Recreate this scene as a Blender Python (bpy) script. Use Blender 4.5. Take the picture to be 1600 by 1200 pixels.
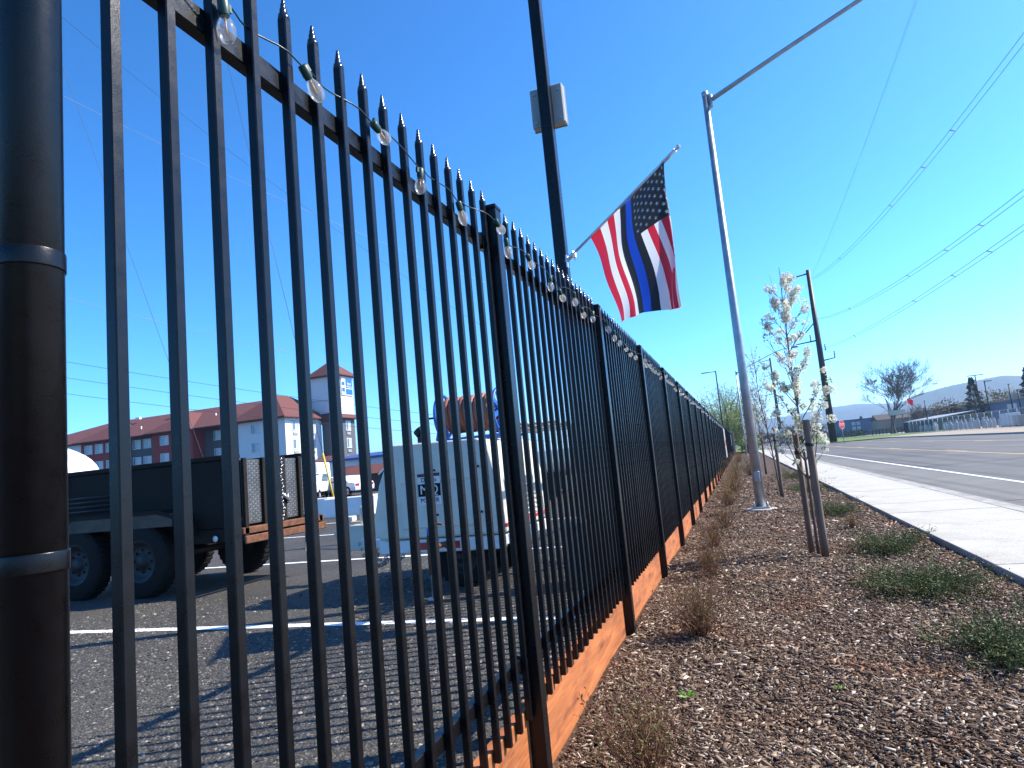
import bpy, math, random
import numpy as np
from mathutils import Vector, Matrix

random.seed(7); rng = np.random.default_rng(7)
R = math.radians
scene = bpy.context.scene
for o in list(bpy.data.objects): bpy.data.objects.remove(o)
col = scene.collection

# ------------------------------------------------------------------ camera
CAM_H = 1.335
YAW, PITCH, ROLL = 0.3200, 0.1199, -0.0940
cy, sy, cp, sp = math.cos(YAW), math.sin(YAW), math.cos(PITCH), math.sin(PITCH)
fwd = Vector((-sy*cp, cy*cp, sp)); rgt = Vector((cy, sy, 0)); upv = rgt.cross(fwd)
r2 = rgt*math.cos(ROLL) + upv*math.sin(ROLL); u2 = -rgt*math.sin(ROLL) + upv*math.cos(ROLL)
cam = bpy.data.cameras.new('camera'); cam.sensor_width = 36; cam.lens = 1040/1600*36
cam.clip_start = 0.05; cam.clip_end = 20000
cam_o = bpy.data.objects.new('camera', cam); col.objects.link(cam_o)
cam_o.matrix_world = Matrix(((r2.x, u2.x, -fwd.x, 0), (r2.y, u2.y, -fwd.y, 0), (r2.z, u2.z, -fwd.z, CAM_H), (0, 0, 0, 1)))
scene.camera = cam_o

# ------------------------------------------------------------------ sky, sun, exposure
SUN_AZ, SUN_EL = 63.0, 43.5            # degrees; azimuth from the fence line (+Y) to the right (+X)
w = bpy.data.worlds.new('World'); scene.world = w; w.use_nodes = True
nt = w.node_tree; bgn = nt.nodes['Background']
sky = nt.nodes.new('ShaderNodeTexSky'); sky.sky_type = 'NISHITA'; sky.sun_disc = False
sky.sun_elevation = R(SUN_EL); sky.sun_rotation = R(SUN_AZ)
sky.altitude = 50; sky.air_density = 0.8; sky.dust_density = 0.5; sky.ozone_density = 10.0
gm = nt.nodes.new('ShaderNodeGamma'); gm.inputs[1].default_value = 1.31      # deeper, more contrasty blue, the whole dome alike
hs_ = nt.nodes.new('ShaderNodeHueSaturation'); hs_.inputs['Hue'].default_value = .490; hs_.inputs['Saturation'].default_value = 1.06
nt.links.new(sky.outputs[0], gm.inputs[0]); nt.links.new(gm.outputs[0], hs_.inputs['Color']); nt.links.new(hs_.outputs[0], bgn.inputs[0]); bgn.inputs[1].default_value = 0.109
sun = bpy.data.lights.new('sun', 'SUN'); sun.energy = 4.9; sun.angle = R(0.53); sun.color = (1.0, 0.925, 0.80)
sun_o = bpy.data.objects.new('sun', sun); col.objects.link(sun_o)
sd = Vector((math.sin(R(SUN_AZ))*math.cos(R(SUN_EL)), math.cos(R(SUN_AZ))*math.cos(R(SUN_EL)), math.sin(R(SUN_EL))))
sun_o.rotation_euler = sd.to_track_quat('Z', 'Y').to_euler(); sun_o.location = sd*60
vs = scene.view_settings
vs.view_transform = 'Standard'; vs.look = 'None'; vs.exposure = 1.05; vs.gamma = 1; vs.use_curve_mapping = False

# ------------------------------------------------------------------ helpers
def tag(o, label=None, cat=None, group=None, kind=None):
    if label: o['label'] = label
    if cat: o['category'] = cat
    if group: o['group'] = group
    if kind: o['kind'] = kind
    return o

def thing(name, label, cat, loc=(0, 0, 0), rz=0, group=None):
    o = bpy.data.objects.new(name, None); col.objects.link(o); o.empty_display_size = 0.2
    o.location = loc; o.rotation_euler = (0, 0, rz)
    return tag(o, label, cat, group)

class MB:
    def __init__(s): s.v = []; s.f = []; s.m = []; s.sm = []
    def add(s, vs, fs, m=0, smooth=False):
        b = len(s.v); s.v += [tuple(p) for p in vs]
        for f in fs: s.f.append(tuple(i+b for i in f)); s.m.append(m); s.sm.append(smooth)
        return s
    def box(s, x0, x1, y0, y1, z0, z1, m=0):
        return s.add([(x0,y0,z0),(x1,y0,z0),(x1,y1,z0),(x0,y1,z0),(x0,y0,z1),(x1,y0,z1),(x1,y1,z1),(x0,y1,z1)],
              [(0,3,2,1),(4,5,6,7),(0,1,5,4),(1,2,6,5),(2,3,7,6),(3,0,4,7)], m)
    def beam(s, p0, p1, wd, ht, m=0, up=(0,0,1)):
        p0, p1 = Vector(p0), Vector(p1); d = (p1-p0).normalized(); u = Vector(up)
        a = d.cross(u)
        if a.length < 1e-4: a = Vector((1,0,0))
        a.normalize(); b = a.cross(d).normalized(); a *= wd/2; b *= ht/2
        vs = [p0-a-b, p0+a-b, p0+a+b, p0-a+b, p1-a-b, p1+a-b, p1+a+b, p1-a+b]
        return s.add(vs, [(0,1,2,3),(7,6,5,4),(0,4,5,1),(1,5,6,2),(2,6,7,3),(3,7,4,0)], m)
    def tube(s, pts, rad, n=8, m=0, caps=True, smooth=True):
        pts = [Vector(p) for p in pts]
        if not hasattr(rad, '__len__'): rad = [rad]*len(pts)
        vs = []; a = None
        for i, p in enumerate(pts):
            d = (pts[min(i+1, len(pts)-1)]-pts[max(i-1, 0)])
            d = d.normalized() if d.length > 1e-9 else Vector((0,0,1))
            if a is None:
                a = d.cross(Vector((0,0,1)))
                if a.length < 1e-3: a = d.cross(Vector((0,1,0)))
            else: a = a - d*a.dot(d)
            a.normalize(); b = d.cross(a)
            for k in range(n):
                t = 2*math.pi*k/n; vs.append(p + (a*math.cos(t)+b*math.sin(t))*rad[i])
        fs = []
        for i in range(len(pts)-1):
            for k in range(n):
                k2 = (k+1) % n; fs.append((i*n+k, i*n+k2, (i+1)*n+k2, (i+1)*n+k))
        s.add(vs, fs, m, smooth)
        if caps:
            b0 = len(s.v)-len(vs)
            s.f.append(tuple(b0+k for k in range(n))[::-1]); s.m.append(m); s.sm.append(False)
            s.f.append(tuple(b0+(len(pts)-1)*n+k for k in range(n))); s.m.append(m); s.sm.append(False)
        return s
    def prism(s, poly, vec, m=0):
        n = len(poly); v = Vector(vec); P = [Vector(p) for p in poly]
        fs = [tuple(range(n))[::-1], tuple(range(n, 2*n))] + [(k, (k+1) % n, n+(k+1) % n, n+k) for k in range(n)]
        return s.add(P+[p+v for p in P], fs, m)
    def lathe(s, prof, c=(0,0,0), axis=(0,0,1), n=16, m=0, smooth=True):
        ax = Vector(axis).normalized(); a = ax.cross(Vector((0,0,1)))
        if a.length < 1e-3: a = Vector((1,0,0))
        a.normalize(); b = ax.cross(a); c = Vector(c); vs = []; fs = []
        for r_, h in prof:
            for k in range(n):
                t = 2*math.pi*k/n; vs.append(c+ax*h+(a*math.cos(t)+b*math.sin(t))*r_)
        for i in range(len(prof)-1):
            for k in range(n):
                k2 = (k+1) % n; fs.append((i*n+k, i*n+k2, (i+1)*n+k2, (i+1)*n+k))
        return s.add(vs, fs, m, smooth)
    def build(s, name, mats, parent=None, loc=None, bev=0, seg=1):
        me = bpy.data.meshes.new(name); me.from_pydata(s.v, [], s.f)
        for m_ in (mats if isinstance(mats, (list, tuple)) else [mats]): me.materials.append(m_)
        me.polygons.foreach_set('material_index', s.m); me.polygons.foreach_set('use_smooth', s.sm); me.update()
        o = bpy.data.objects.new(name, me); col.objects.link(o)
        if parent: o.parent = parent
        if loc: o.location = loc
        if bev:
            md = o.modifiers.new('bevel', 'BEVEL'); md.width = bev; md.segments = seg; md.limit_method = 'ANGLE'; md.angle_limit = R(40)
        return o

def np_obj(name, V, F, mats, parent=None, mi=None, smooth=False):
    """V (n,3) floats, F (m,k) ints -> object"""
    V = np.asarray(V, np.float32); F = np.asarray(F, np.int32); m, k = F.shape
    me = bpy.data.meshes.new(name)
    me.vertices.add(len(V)); me.vertices.foreach_set('co', V.ravel())
    me.loops.add(m*k); me.loops.foreach_set('vertex_index', F.ravel())
    me.polygons.add(m); me.polygons.foreach_set('loop_start', np.arange(0, m*k, k, dtype=np.int32))
    for x in (mats if isinstance(mats, (list, tuple)) else [mats]): me.materials.append(x)
    if mi is not None: me.polygons.foreach_set('material_index', np.asarray(mi, np.int32))
    if smooth: me.polygons.foreach_set('use_smooth', np.ones(m, bool))
    me.update(calc_edges=True); me.validate()
    o = bpy.data.objects.new(name, me); col.objects.link(o)
    if parent: o.parent = parent
    return o

def rand_rot(n, tilt=None):
    """n random rotation matrices; tilt limits the angle from the vertical axis"""
    az = rng.uniform(0, 2*np.pi, n)
    t = rng.uniform(0, np.pi, n) if tilt is None else np.abs(rng.normal(0, tilt, n))
    ta = rng.uniform(0, 2*np.pi, n)
    c, s_ = np.cos(az), np.sin(az); Z = np.zeros(n); O = np.ones(n)
    Rz = np.stack([np.stack([c, -s_, Z], -1), np.stack([s_, c, Z], -1), np.stack([Z, Z, O], -1)], 1)
    k = np.stack([np.cos(ta), np.sin(ta), Z], -1); K = np.zeros((n, 3, 3))
    K[:,0,1] = -k[:,2]; K[:,0,2] = k[:,1]; K[:,1,0] = k[:,2]; K[:,1,2] = -k[:,0]; K[:,2,0] = -k[:,1]; K[:,2,1] = k[:,0]
    Rt = np.eye(3)[None] + np.sin(t)[:,None,None]*K + (1-np.cos(t))[:,None,None]*(K@K)
    return Rt @ Rz

def scatter(base_v, base_f, P, S, M):
    """copies of a base shape at points P, scales S (n,3), rotations M"""
    n = len(P); bv = np.asarray(base_v, float)
    V = np.einsum('nij,nkj->nki', M, bv[None]*S[:,None,:]) + P[:,None,:]
    F = np.asarray(base_f)[None] + (np.arange(n)*len(bv))[:,None,None]
    return V.reshape(-1, 3), F.reshape(-1, F.shape[-1])

def leaves(P, L, W, D):
    """folded rhombic leaves at P, length L, width W, pointing along D"""
    n = len(P); D = D/np.linalg.norm(D, axis=1, keepdims=True)
    q = rng.normal(size=(n, 3)); a = np.cross(D, q); a /= np.linalg.norm(a, axis=1, keepdims=True); b = np.cross(D, a)
    L = np.broadcast_to(L, n)[:,None]; W = np.broadcast_to(W, n)[:,None]
    V = np.stack([P, P+D*L*.5+a*W*.5+b*W*.18, P+D*L, P+D*L*.5-a*W*.5+b*W*.18], 1).reshape(-1, 3)
    i = np.arange(n)*4
    F = np.stack([np.stack([i, i+1, i+2], -1), np.stack([i, i+2, i+3], -1)], 1).reshape(-1, 3)
    return V, F

def cat_meshes(parts):
    V = []; F = []; b = 0
    for v, f in parts: V.append(v); F.append(f+b); b += len(v)
    return np.concatenate(V), np.concatenate(F)

def copy_tree(o, parent=None):
    c = o.copy(); col.objects.link(c)
    if parent: c.parent = parent
    for ch in list(o.children): copy_tree(ch, c)
    return c

def pol(az, el, D):
    """surveyed point: bearing and elevation in degrees from the camera, horizontal distance in metres"""
    return Vector((D*math.sin(R(az)), D*math.cos(R(az)), CAM_H+D*math.tan(R(el))))

def text_mesh(name, body, size, mat, parent, loc, rot, ext=0.002):
    cu = bpy.data.curves.new(name, 'FONT'); cu.body = body; cu.size = size; cu.extrude = ext; cu.align_x = 'CENTER'; cu.align_y = 'CENTER'
    t = bpy.data.objects.new(name, cu); col.objects.link(t); bpy.context.view_layer.update()
    me = bpy.data.meshes.new_from_object(t.evaluated_get(bpy.context.evaluated_depsgraph_get()))
    bpy.data.objects.remove(t); me.materials.clear(); me.materials.append(mat); me.name = name
    o = bpy.data.objects.new(name, me); col.objects.link(o); o.parent = parent; o.location = loc; o.rotation_euler = rot
    return o

# ------------------------------------------------------------------ materials
def N(t, ty, **kw):
    n = t.nodes.new('ShaderNode'+ty)
    for k, v in kw.items():
        if k.startswith('_'): setattr(n, k[1:], v)
        else: n.inputs[k.replace('__', ' ')].default_value = v
    return n

def mat(name, colr, rough=.6, metal=0, noise=0, nscale=20, bump=0, bscale=None, spec=.5, stretch=None, alpha=1, coords='Object'):
    m = bpy.data.materials.new(name); m.use_nodes = True; t = m.node_tree; b = t.nodes['Principled BSDF']
    b.inputs['Base Color'].default_value = (*colr, 1); b.inputs['Roughness'].default_value = rough
    b.inputs['Metallic'].default_value = metal; b.inputs['Specular IOR Level'].default_value = spec; b.inputs['Alpha'].default_value = alpha
    if noise or bump:
        tc = N(t, 'TexCoord'); mp = N(t, 'Mapping'); t.links.new(tc.outputs[coords], mp.inputs[0])
        if stretch: mp.inputs['Scale'].default_value = stretch
        if noise:
            nz = N(t, 'TexNoise', Scale=nscale, Detail=6.0, Roughness=.6); t.links.new(mp.outputs[0], nz.inputs[0])
            cr = N(t, 'ValToRGB'); cr.color_ramp.elements[0].position = .3; cr.color_ramp.elements[1].position = .72
            cr.color_ramp.elements[0].color = (*[c*(1-noise) for c in colr], 1); cr.color_ramp.elements[1].color = (*[min(1, c*(1+noise)) for c in colr], 1)
            t.links.new(nz.outputs[0], cr.inputs[0]); t.links.new(cr.outputs[0], b.inputs['Base Color'])
            mr = N(t, 'MapRange'); mr.inputs[3].default_value = max(0, rough-.12); mr.inputs[4].default_value = min(1, rough+.12)
            t.links.new(nz.outputs[0], mr.inputs[0]); t.links.new(mr.outputs[0], b.inputs['Roughness'])
        if bump:
            n2 = N(t, 'TexNoise', Scale=bscale or nscale*3, Detail=4.0); t.links.new(mp.outputs[0], n2.inputs[0])
            bp = N(t, 'Bump', Strength=bump, Distance=.01); t.links.new(n2.outputs[0], bp.inputs['Height']); t.links.new(bp.outputs[0], b.inputs['Normal'])
    return m

def island_mat(name, cols, rough=.8, spec=.3, trans=0, noise=False):
    """every loose piece takes its own colour from the ramp"""
    m = bpy.data.materials.new(name); m.use_nodes = True; t = m.node_tree; b = t.nodes['Principled BSDF']
    g = N(t, 'NewGeometry'); cr = N(t, 'ValToRGB'); e = cr.color_ramp.elements
    for i, (p, c) in enumerate(cols):
        if i < 2: e[i].position = p; e[i].color = (*c, 1)
        else: x = e.new(p); x.color = (*c, 1)
    t.links.new(g.outputs['Random Per Island'], cr.inputs[0]); t.links.new(cr.outputs[0], b.inputs['Base Color'])
    b.inputs['Roughness'].default_value = rough; b.inputs['Specular IOR Level'].default_value = spec
    if trans:
        tr = N(t, 'BsdfTranslucent'); mx = N(t, 'MixShader'); mx.inputs[0].default_value = trans
        t.links.new(cr.outputs[0], tr.inputs[0]); t.links.new(b.outputs[0], mx.inputs[1]); t.links.new(tr.outputs[0], mx.inputs[2])
        t.links.new(mx.outputs[0], t.nodes['Material Output'].inputs[0])
    return m

def ground_mat(name, cols, big=1.5, fine=60, bump=.5, vor=0, rough=.9, bdist=.01, spec=.3):
    """patchy ground: large noise between two colours, fine grain, optional stone cells"""
    m = bpy.data.materials.new(name); m.use_nodes = True; t = m.node_tree; b = t.nodes['Principled BSDF']
    tc = N(t, 'TexCoord'); b.inputs['Roughness'].default_value = rough; b.inputs['Specular IOR Level'].default_value = spec
    n1 = N(t, 'TexNoise', Scale=big, Detail=5.0, Roughness=.65); n2 = N(t, 'TexNoise', Scale=fine, Detail=5.0, Roughness=.7)
    for n in (n1, n2): t.links.new(tc.outputs['Object'], n.inputs[0])
    c1 = N(t, 'ValToRGB'); e = c1.color_ramp.elements; e[0].position = .35; e[1].position = .68; e[0].color = (*cols[0], 1); e[1].color = (*cols[1], 1)
    t.links.new(n1.outputs[0], c1.inputs[0])
    c2 = N(t, 'ValToRGB'); e = c2.color_ramp.elements; e[0].position = .3; e[1].position = .7; e[0].color = (.62,.62,.62,1); e[1].color = (1.38,1.38,1.38,1)
    t.links.new(n2.outputs[0], c2.inputs[0])
    mx = N(t, 'MixRGB', _blend_type='MULTIPLY'); mx.inputs[0].default_value = 1
    t.links.new(c1.outputs[0], mx.inputs[1]); t.links.new(c2.outputs[0], mx.inputs[2]); out = mx.outputs[0]; h = n2.outputs[0]
    if vor:
        v = N(t, 'TexVoronoi', Scale=vor); t.links.new(tc.outputs['Object'], v.inputs[0])
        c3 = N(t, 'ValToRGB'); e = c3.color_ramp.elements; e[0].position = 0; e[1].position = 1; e[0].color = (.45,.45,.46,1); e[1].color = (1.9,1.85,1.75,1)
        sx = N(t, 'SeparateColor'); t.links.new(v.outputs['Color'], sx.inputs[0]); t.links.new(sx.outputs[0], c3.inputs[0])
        m2 = N(t, 'MixRGB', _blend_type='MULTIPLY'); m2.inputs[0].default_value = .8
        t.links.new(out, m2.inputs[1]); t.links.new(c3.outputs[0], m2.inputs[2]); out = m2.outputs[0]
        iv = N(t, 'Math', _operation='SUBTRACT'); iv.inputs[0].default_value = 1; t.links.new(v.outputs['Distance'], iv.inputs[1]); h = iv.outputs[0]
    t.links.new(out, b.inputs['Base Color'])
    bp = N(t, 'Bump', Strength=bump, Distance=bdist); t.links.new(h, bp.inputs['Height']); t.links.new(bp.outputs[0], b.inputs['Normal'])
    return m

def add_patches(m, colr, scale, lo, hi, amount):
    """blend a second colour in where a stretched noise is high (wear and stains with a shape of their own)"""
    t = m.node_tree; b = t.nodes['Principled BSDF']; src = b.inputs['Base Color'].links[0].from_socket
    tc = N(t, 'TexCoord'); mp = N(t, 'Mapping'); mp.inputs['Scale'].default_value = scale; t.links.new(tc.outputs['Object'], mp.inputs[0])
    nz = N(t, 'TexNoise', Scale=1.0, Detail=5.0, Roughness=.6); t.links.new(mp.outputs[0], nz.inputs[0])
    mr = N(t, 'MapRange'); mr.inputs[1].default_value = lo; mr.inputs[2].default_value = hi; mr.inputs[3].default_value = 0; mr.inputs[4].default_value = amount; t.links.new(nz.outputs[0], mr.inputs[0])
    mx = N(t, 'MixRGB', _blend_type='MULTIPLY'); mx.inputs[2].default_value = (*colr, 1); t.links.new(mr.outputs[0], mx.inputs[0]); t.links.new(src, mx.inputs[1]); t.links.new(mx.outputs[0], b.inputs['Base Color'])

def glass_mat(name, tint=(1,1,1), refl=.12):
    m = bpy.data.materials.new(name); m.use_nodes = True; t = m.node_tree
    tr = N(t, 'BsdfTransparent'); tr.inputs[0].default_value = (*tint, 1)
    gl = N(t, 'BsdfGlossy', Roughness=.06); lw = N(t, 'LayerWeight', Blend=.25); ad = N(t, 'Math', _operation='MULTIPLY_ADD'); ad.inputs[1].default_value = .55; ad.inputs[2].default_value = refl*.25; ad.use_clamp = True
    mx = N(t, 'MixShader'); t.links.new(lw.outputs['Fresnel'], ad.inputs[0]); t.links.new(ad.outputs[0], mx.inputs[0]); t.links.new(tr.outputs[0], mx.inputs[1]); t.links.new(gl.outputs[0], mx.inputs[2])
    df = N(t, 'BsdfTranslucent'); df.inputs[0].default_value = (.9,.9,.88,1); m2 = N(t, 'MixShader'); m2.inputs[0].default_value = .10; t.links.new(mx.outputs[0], m2.inputs[1]); t.links.new(df.outputs[0], m2.inputs[2])  # faint white mixed into the clear glass in place of bright highlights
    t.links.new(m2.outputs[0], t.nodes['Material Output'].inputs[0]); return m

def cloth_mat(name, c):
    m = bpy.data.materials.new(name); m.use_nodes = True; t = m.node_tree; b = t.nodes['Principled BSDF']
    b.inputs['Base Color'].default_value = (*c, 1); b.inputs['Roughness'].default_value = .55; b.inputs['Sheen Weight'].default_value = .15
    tc = N(t, 'TexCoord'); nz = N(t, 'TexNoise', Scale=9.0, Detail=3.0); t.links.new(tc.outputs['Object'], nz.inputs[0])
    bp = N(t, 'Bump', Strength=.5, Distance=.02); t.links.new(nz.outputs[0], bp.inputs['Height']); t.links.new(bp.outputs[0], b.inputs['Normal'])
    tr = N(t, 'BsdfTranslucent'); tr.inputs[0].default_value = (*c, 1); mx = N(t, 'MixShader'); mx.inputs[0].default_value = .35
    t.links.new(b.outputs[0], mx.inputs[1]); t.links.new(tr.outputs[0], mx.inputs[2]); t.links.new(mx.outputs[0], t.nodes['Material Output'].inputs[0])
    return m

M = {}
M['black'] = mat('black_powder_coat', (.0035,.0038,.0048), .30, noise=.35, nscale=30, bump=.05, bscale=240, spec=.30)
M['black_shiny'] = mat('black_tip_paint', (.006,.006,.007), .17, spec=1.0)
M['cedar'] = mat('cedar_board', (.43,.135,.036), .7, noise=.38, nscale=6, bump=.25, bscale=30, stretch=(1,.22,2.4))
M['galv'] = mat('galvanised_steel', (.36,.38,.40), .45, metal=.65, noise=.22, nscale=5, bump=.08, bscale=60)
M['steel_dark'] = mat('dark_steel', (.020,.020,.021), .5, noise=.3, nscale=8, spec=.3)
M['concrete'] = ground_mat('sidewalk_concrete', ((.36,.34,.30),(.44,.42,.375)), 1.1, 90, .18, bdist=.003)
M['kerb'] = ground_mat('kerb_concrete', ((.24,.225,.20),(.36,.345,.31)), 1.6, 70, .3, bdist=.004)
M['road'] = ground_mat('road_asphalt', ((.092,.086,.077),(.136,.128,.115)), .35, 120, .35, rough=.8, bdist=.004, spec=.3)
M['lot'] = ground_mat('coarse_lot_asphalt', ((.036,.033,.029),(.060,.055,.048)), .7, 40, .9, vor=62, rough=.78, bdist=.012, spec=.4)
M['soil'] = ground_mat('bark_soil', ((.035,.020,.012),(.09,.053,.032)), 2.2, 55, .8, vor=38, bdist=.012)
M['field'] = ground_mat('far_field', ((.06,.085,.03),(.11,.12,.055)), .05, 2, .4, bdist=.05)
M['dirt'] = ground_mat('dirt_verge', ((.26,.21,.155),(.36,.30,.225)), .4, 8, .4)
M['grass'] = ground_mat('verge_grass', ((.07,.12,.025),(.13,.19,.045)), .3, 6, .6, bdist=.05)
M['white_paint'] = mat('white_marking_paint', (.80,.80,.79), .6, noise=.12, nscale=40, bump=.5, bscale=70)
M['yellow_paint'] = mat('yellow_marking_paint', (.62,.40,.13), .6, noise=.2, nscale=30)
M['white'] = mat('white_enamel', (.74,.74,.72), .35, noise=.06, nscale=3)
M['cream'] = mat('cream_machine_paint', (.66,.61,.50), .42, noise=.12, nscale=4, bump=.03)
M['red'] = mat('red_paint', (.55,.035,.03), .45, noise=.1, nscale=9)
M['blue'] = mat('blue_paint', (.02,.12,.50), .4, noise=.1, nscale=9)
M['rust'] = mat('rusty_steel', (.13,.05,.022), .85, noise=.5, nscale=14, bump=.3)
M['rubber'] = mat('tyre_rubber', (.013,.012,.011), .8, noise=.3, nscale=20, spec=.2)
M['hose'] = mat('orange_red_hose', (.29,.088,.045), .6, noise=.2, nscale=14)
M['chain'] = mat('pale_chain', (.55,.52,.46), .5, metal=.3, noise=.35, nscale=40)
M['bark'] = mat('young_bark', (.13,.085,.065), .85, noise=.4, nscale=25, bump=.4)
M['stake'] = mat('weathered_stake', (.17,.115,.085), .85, noise=.45, nscale=9, bump=.35, stretch=(3,3,.25))
M['tie'] = mat('black_tree_tie', (.015,.015,.015), .6)
M['petal'] = island_mat('blossom_petals', [(0,(.86,.84,.76)),(.55,(.90,.88,.80)),(.8,(.84,.81,.70)),(1,(.72,.74,.45))], .7, trans=.3)
M['pearleaf'] = island_mat('young_leaf', [(0,(.17,.26,.04)),(.6,(.26,.34,.07)),(1,(.32,.38,.12))], .6, trans=.35)
M['bud'] = island_mat('tree_buds', [(0,(.38,.25,.22)),(.5,(.55,.45,.40)),(1,(.72,.68,.62))], .7, trans=.2)
M['chips'] = island_mat('bark_chips', [(0,(.042,.022,.013)),(.30,(.098,.056,.034)),(.55,(.16,.102,.066)),(.78,(.24,.168,.115)),(.9,(.36,.275,.20)),(1,(.60,.51,.41))], .85)
M['stones'] = island_mat('asphalt_aggregate', [(0,(.020,.019,.018)),(.45,(.048,.045,.041)),(.75,(.085,.079,.071)),(.93,(.165,.148,.125)),(1,(.34,.30,.25))], .7, spec=.45)
M['twig'] = island_mat('shrub_stems', [(0,(.11,.045,.03)),(.5,(.19,.085,.05)),(1,(.26,.15,.085))], .8)
M['shrubleaf'] = island_mat('shrub_leaves', [(0,(.13,.05,.035)),(.35,(.21,.09,.05)),(.6,(.17,.14,.045)),(1,(.20,.22,.055))], .65, trans=.25)
M['yellowleaf'] = island_mat('yellow_shrub_leaves', [(0,(.26,.13,.04)),(.5,(.33,.24,.05)),(1,(.24,.27,.06))], .65, trans=.25)
M['greenleaf'] = island_mat('green_shrub_leaves', [(0,(.07,.12,.02)),(1,(.16,.24,.05))], .65, trans=.25)
M['juniper'] = island_mat('creeper_leaves', [(0,(.028,.046,.014)),(.6,(.065,.098,.028)),(.9,(.12,.15,.05)),(1,(.18,.11,.05))], .6, trans=.15)
M['weed'] = island_mat('weed_leaves', [(0,(.16,.30,.05)),(1,(.28,.45,.10))], .6, trans=.3)
M['willow'] = island_mat('willow_leaves', [(0,(.20,.26,.07)),(.6,(.30,.36,.11)),(1,(.40,.44,.17))], .7, trans=.3)
M['conifer'] = island_mat('conifer_needles', [(0,(.018,.035,.018)),(1,(.05,.075,.03))], .8)
M['greybark'] = mat('grey_bark', (.10,.085,.075), .9, noise=.3, nscale=3)
M['brush'] = island_mat('winter_brush', [(0,(.13,.10,.06)),(.6,(.22,.17,.09)),(1,(.28,.23,.12))], .85)
M['glass_bulb'] = glass_mat('clear_bulb_glass', (.97,.97,.96), .25)
M['socket'] = mat('green_socket', (.008,.045,.035), .45)
M['cord'] = mat('cord_green_black', (.012,.022,.018), .3, spec=.6)
M['filament'] = mat('amber_filament', (.75,.42,.10), .4)
M['wire'] = mat('wire', (.05,.055,.065), .5)
M['wire_bright'] = mat('sunlit_wire', (.60,.62,.64), .35, metal=.5)  # pale version of the wire colour, with the sun on it painted in
M['silver'] = mat('silver_staff', (.62,.63,.65), .3, metal=.7)
M['box_grey'] = mat('grey_enclosure', (.30,.30,.285), .5, noise=.08, nscale=6)
M['pane'] = mat('window_pane', (.10,.15,.20), .08, spec=.9)
M['curtain'] = mat('window_blind', (.42,.46,.48), .25, spec=.7)
M['redwall'] = mat('red_siding', (.30,.028,.024), .75, noise=.06, nscale=2)
M['greywall'] = mat('grey_siding', (.085,.085,.088), .75, noise=.08, nscale=2)
M['whitewall'] = mat('white_siding', (.66,.66,.64), .7, noise=.05, nscale=2)
M['roof'] = mat('brown_red_roof', (.115,.034,.028), .85, noise=.14, nscale=1.2)
M['signblue'] = mat('sign_blue', (.015,.13,.42), .4)
M['chrome'] = mat('bright_metal', (.7,.7,.7), .25, metal=.9)
M['plate'] = mat('diamond_plate', (.12,.12,.12), .45, metal=.6, noise=.25, nscale=5)
M['trailer'] = mat('dusty_black_steel', (.013,.0098,.007), .7, noise=.45, nscale=4, bump=.1, spec=.2)
M['flagred'] = cloth_mat('flag_red', (.52,.018,.04)); M['flagwhite'] = cloth_mat('flag_white', (.74,.74,.74))
M['flagblack'] = cloth_mat('flag_black', (.016,.015,.017)); M['flagblue'] = cloth_mat('flag_blue', (.012,.06,.42))
M['yellowpipe'] = mat('yellow_pipe', (.62,.42,.03), .5)
M['tail'] = mat('red_lens', (.5,.02,.02), .2, spec=.8); M['lamp'] = mat('lamp_lens', (.75,.75,.72), .15, spec=.8)
M['navy'] = mat('navy_roof', (.02,.06,.22), .6); M['bluewall'] = mat('blue_grey_wall', (.10,.16,.24), .7, noise=.08, nscale=.6)
M['tanwall'] = mat('tan_wall', (.30,.235,.16), .75, noise=.08, nscale=.6); M['palewall'] = mat('pale_wall', (.55,.57,.60), .7, noise=.05, nscale=.5)
M['wood_dark'] = mat('dark_rail_wood', (.06,.045,.038), .85, noise=.3, nscale=3)
M['hill'] = ground_mat('forest_hill', ((.018,.030,.016),(.045,.060,.030)), .004, .05, .3, bdist=4)

add_patches(M['road'], (.55,.55,.56), (1.6,.035,1), .48, .66, .9)
add_patches(M['road'], (1.25,1.25,1.24), (2.4,.02,1), .5, .7, .8)
add_patches(M['chips'], (.95,.60,.42), (1.3,1.3,1), .52, .68, .8)
add_patches(M['chips'], (.62,.60,.60), (3.1,3.1,1), .50, .68, .8)
add_patches(M['cedar'], (.45,.36,.30), (3,2.2,9), .56, .70, .75)
add_patches(M['cedar'], (.62,.52,.45), (14,1.5,14), .52, .66, .7)
add_patches(M['concrete'], (.86,.84,.80), (.8,.5,1), .5, .7, .8)

# ================================================================== the setting
LOT = 0.20; WALK = 0.05; ROAD = -0.09
mb = MB(); mb.add([(-4250,-4250,-.6),(4250,-4250,-.6),(4250,4250,-.6),(-4250,4250,-.6)], [(0,1,2,3)])
tag(mb.build('ground', M['field']), kind='structure')

# planting bed: gently uneven soil sheet
xs = np.linspace(-1.02, 1.995, 26); ys = np.concatenate([np.linspace(-2, 12, 100), np.linspace(12.4, 90, 120)])
def bed_z(x, y):
    return .018*np.sin(x*2.3+y*.7)*np.cos(y*1.1-x) + .010*np.sin(5*x+3*y) - .012
X, Y = np.meshgrid(xs, ys, indexing='ij'); Z = bed_z(X, Y)
V = np.stack([X, Y, Z], -1).reshape(-1, 3); nx, ny = len(xs), len(ys)
I, J = np.meshgrid(np.arange(nx-1), np.arange(ny-1), indexing='ij'); a = (I*ny+J).ravel()
bed = np_obj('mulch_bed', V, np.stack([a, a+ny, a+ny+1, a+1], -1), M['soil'], smooth=True); tag(bed, kind='structure')

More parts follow.
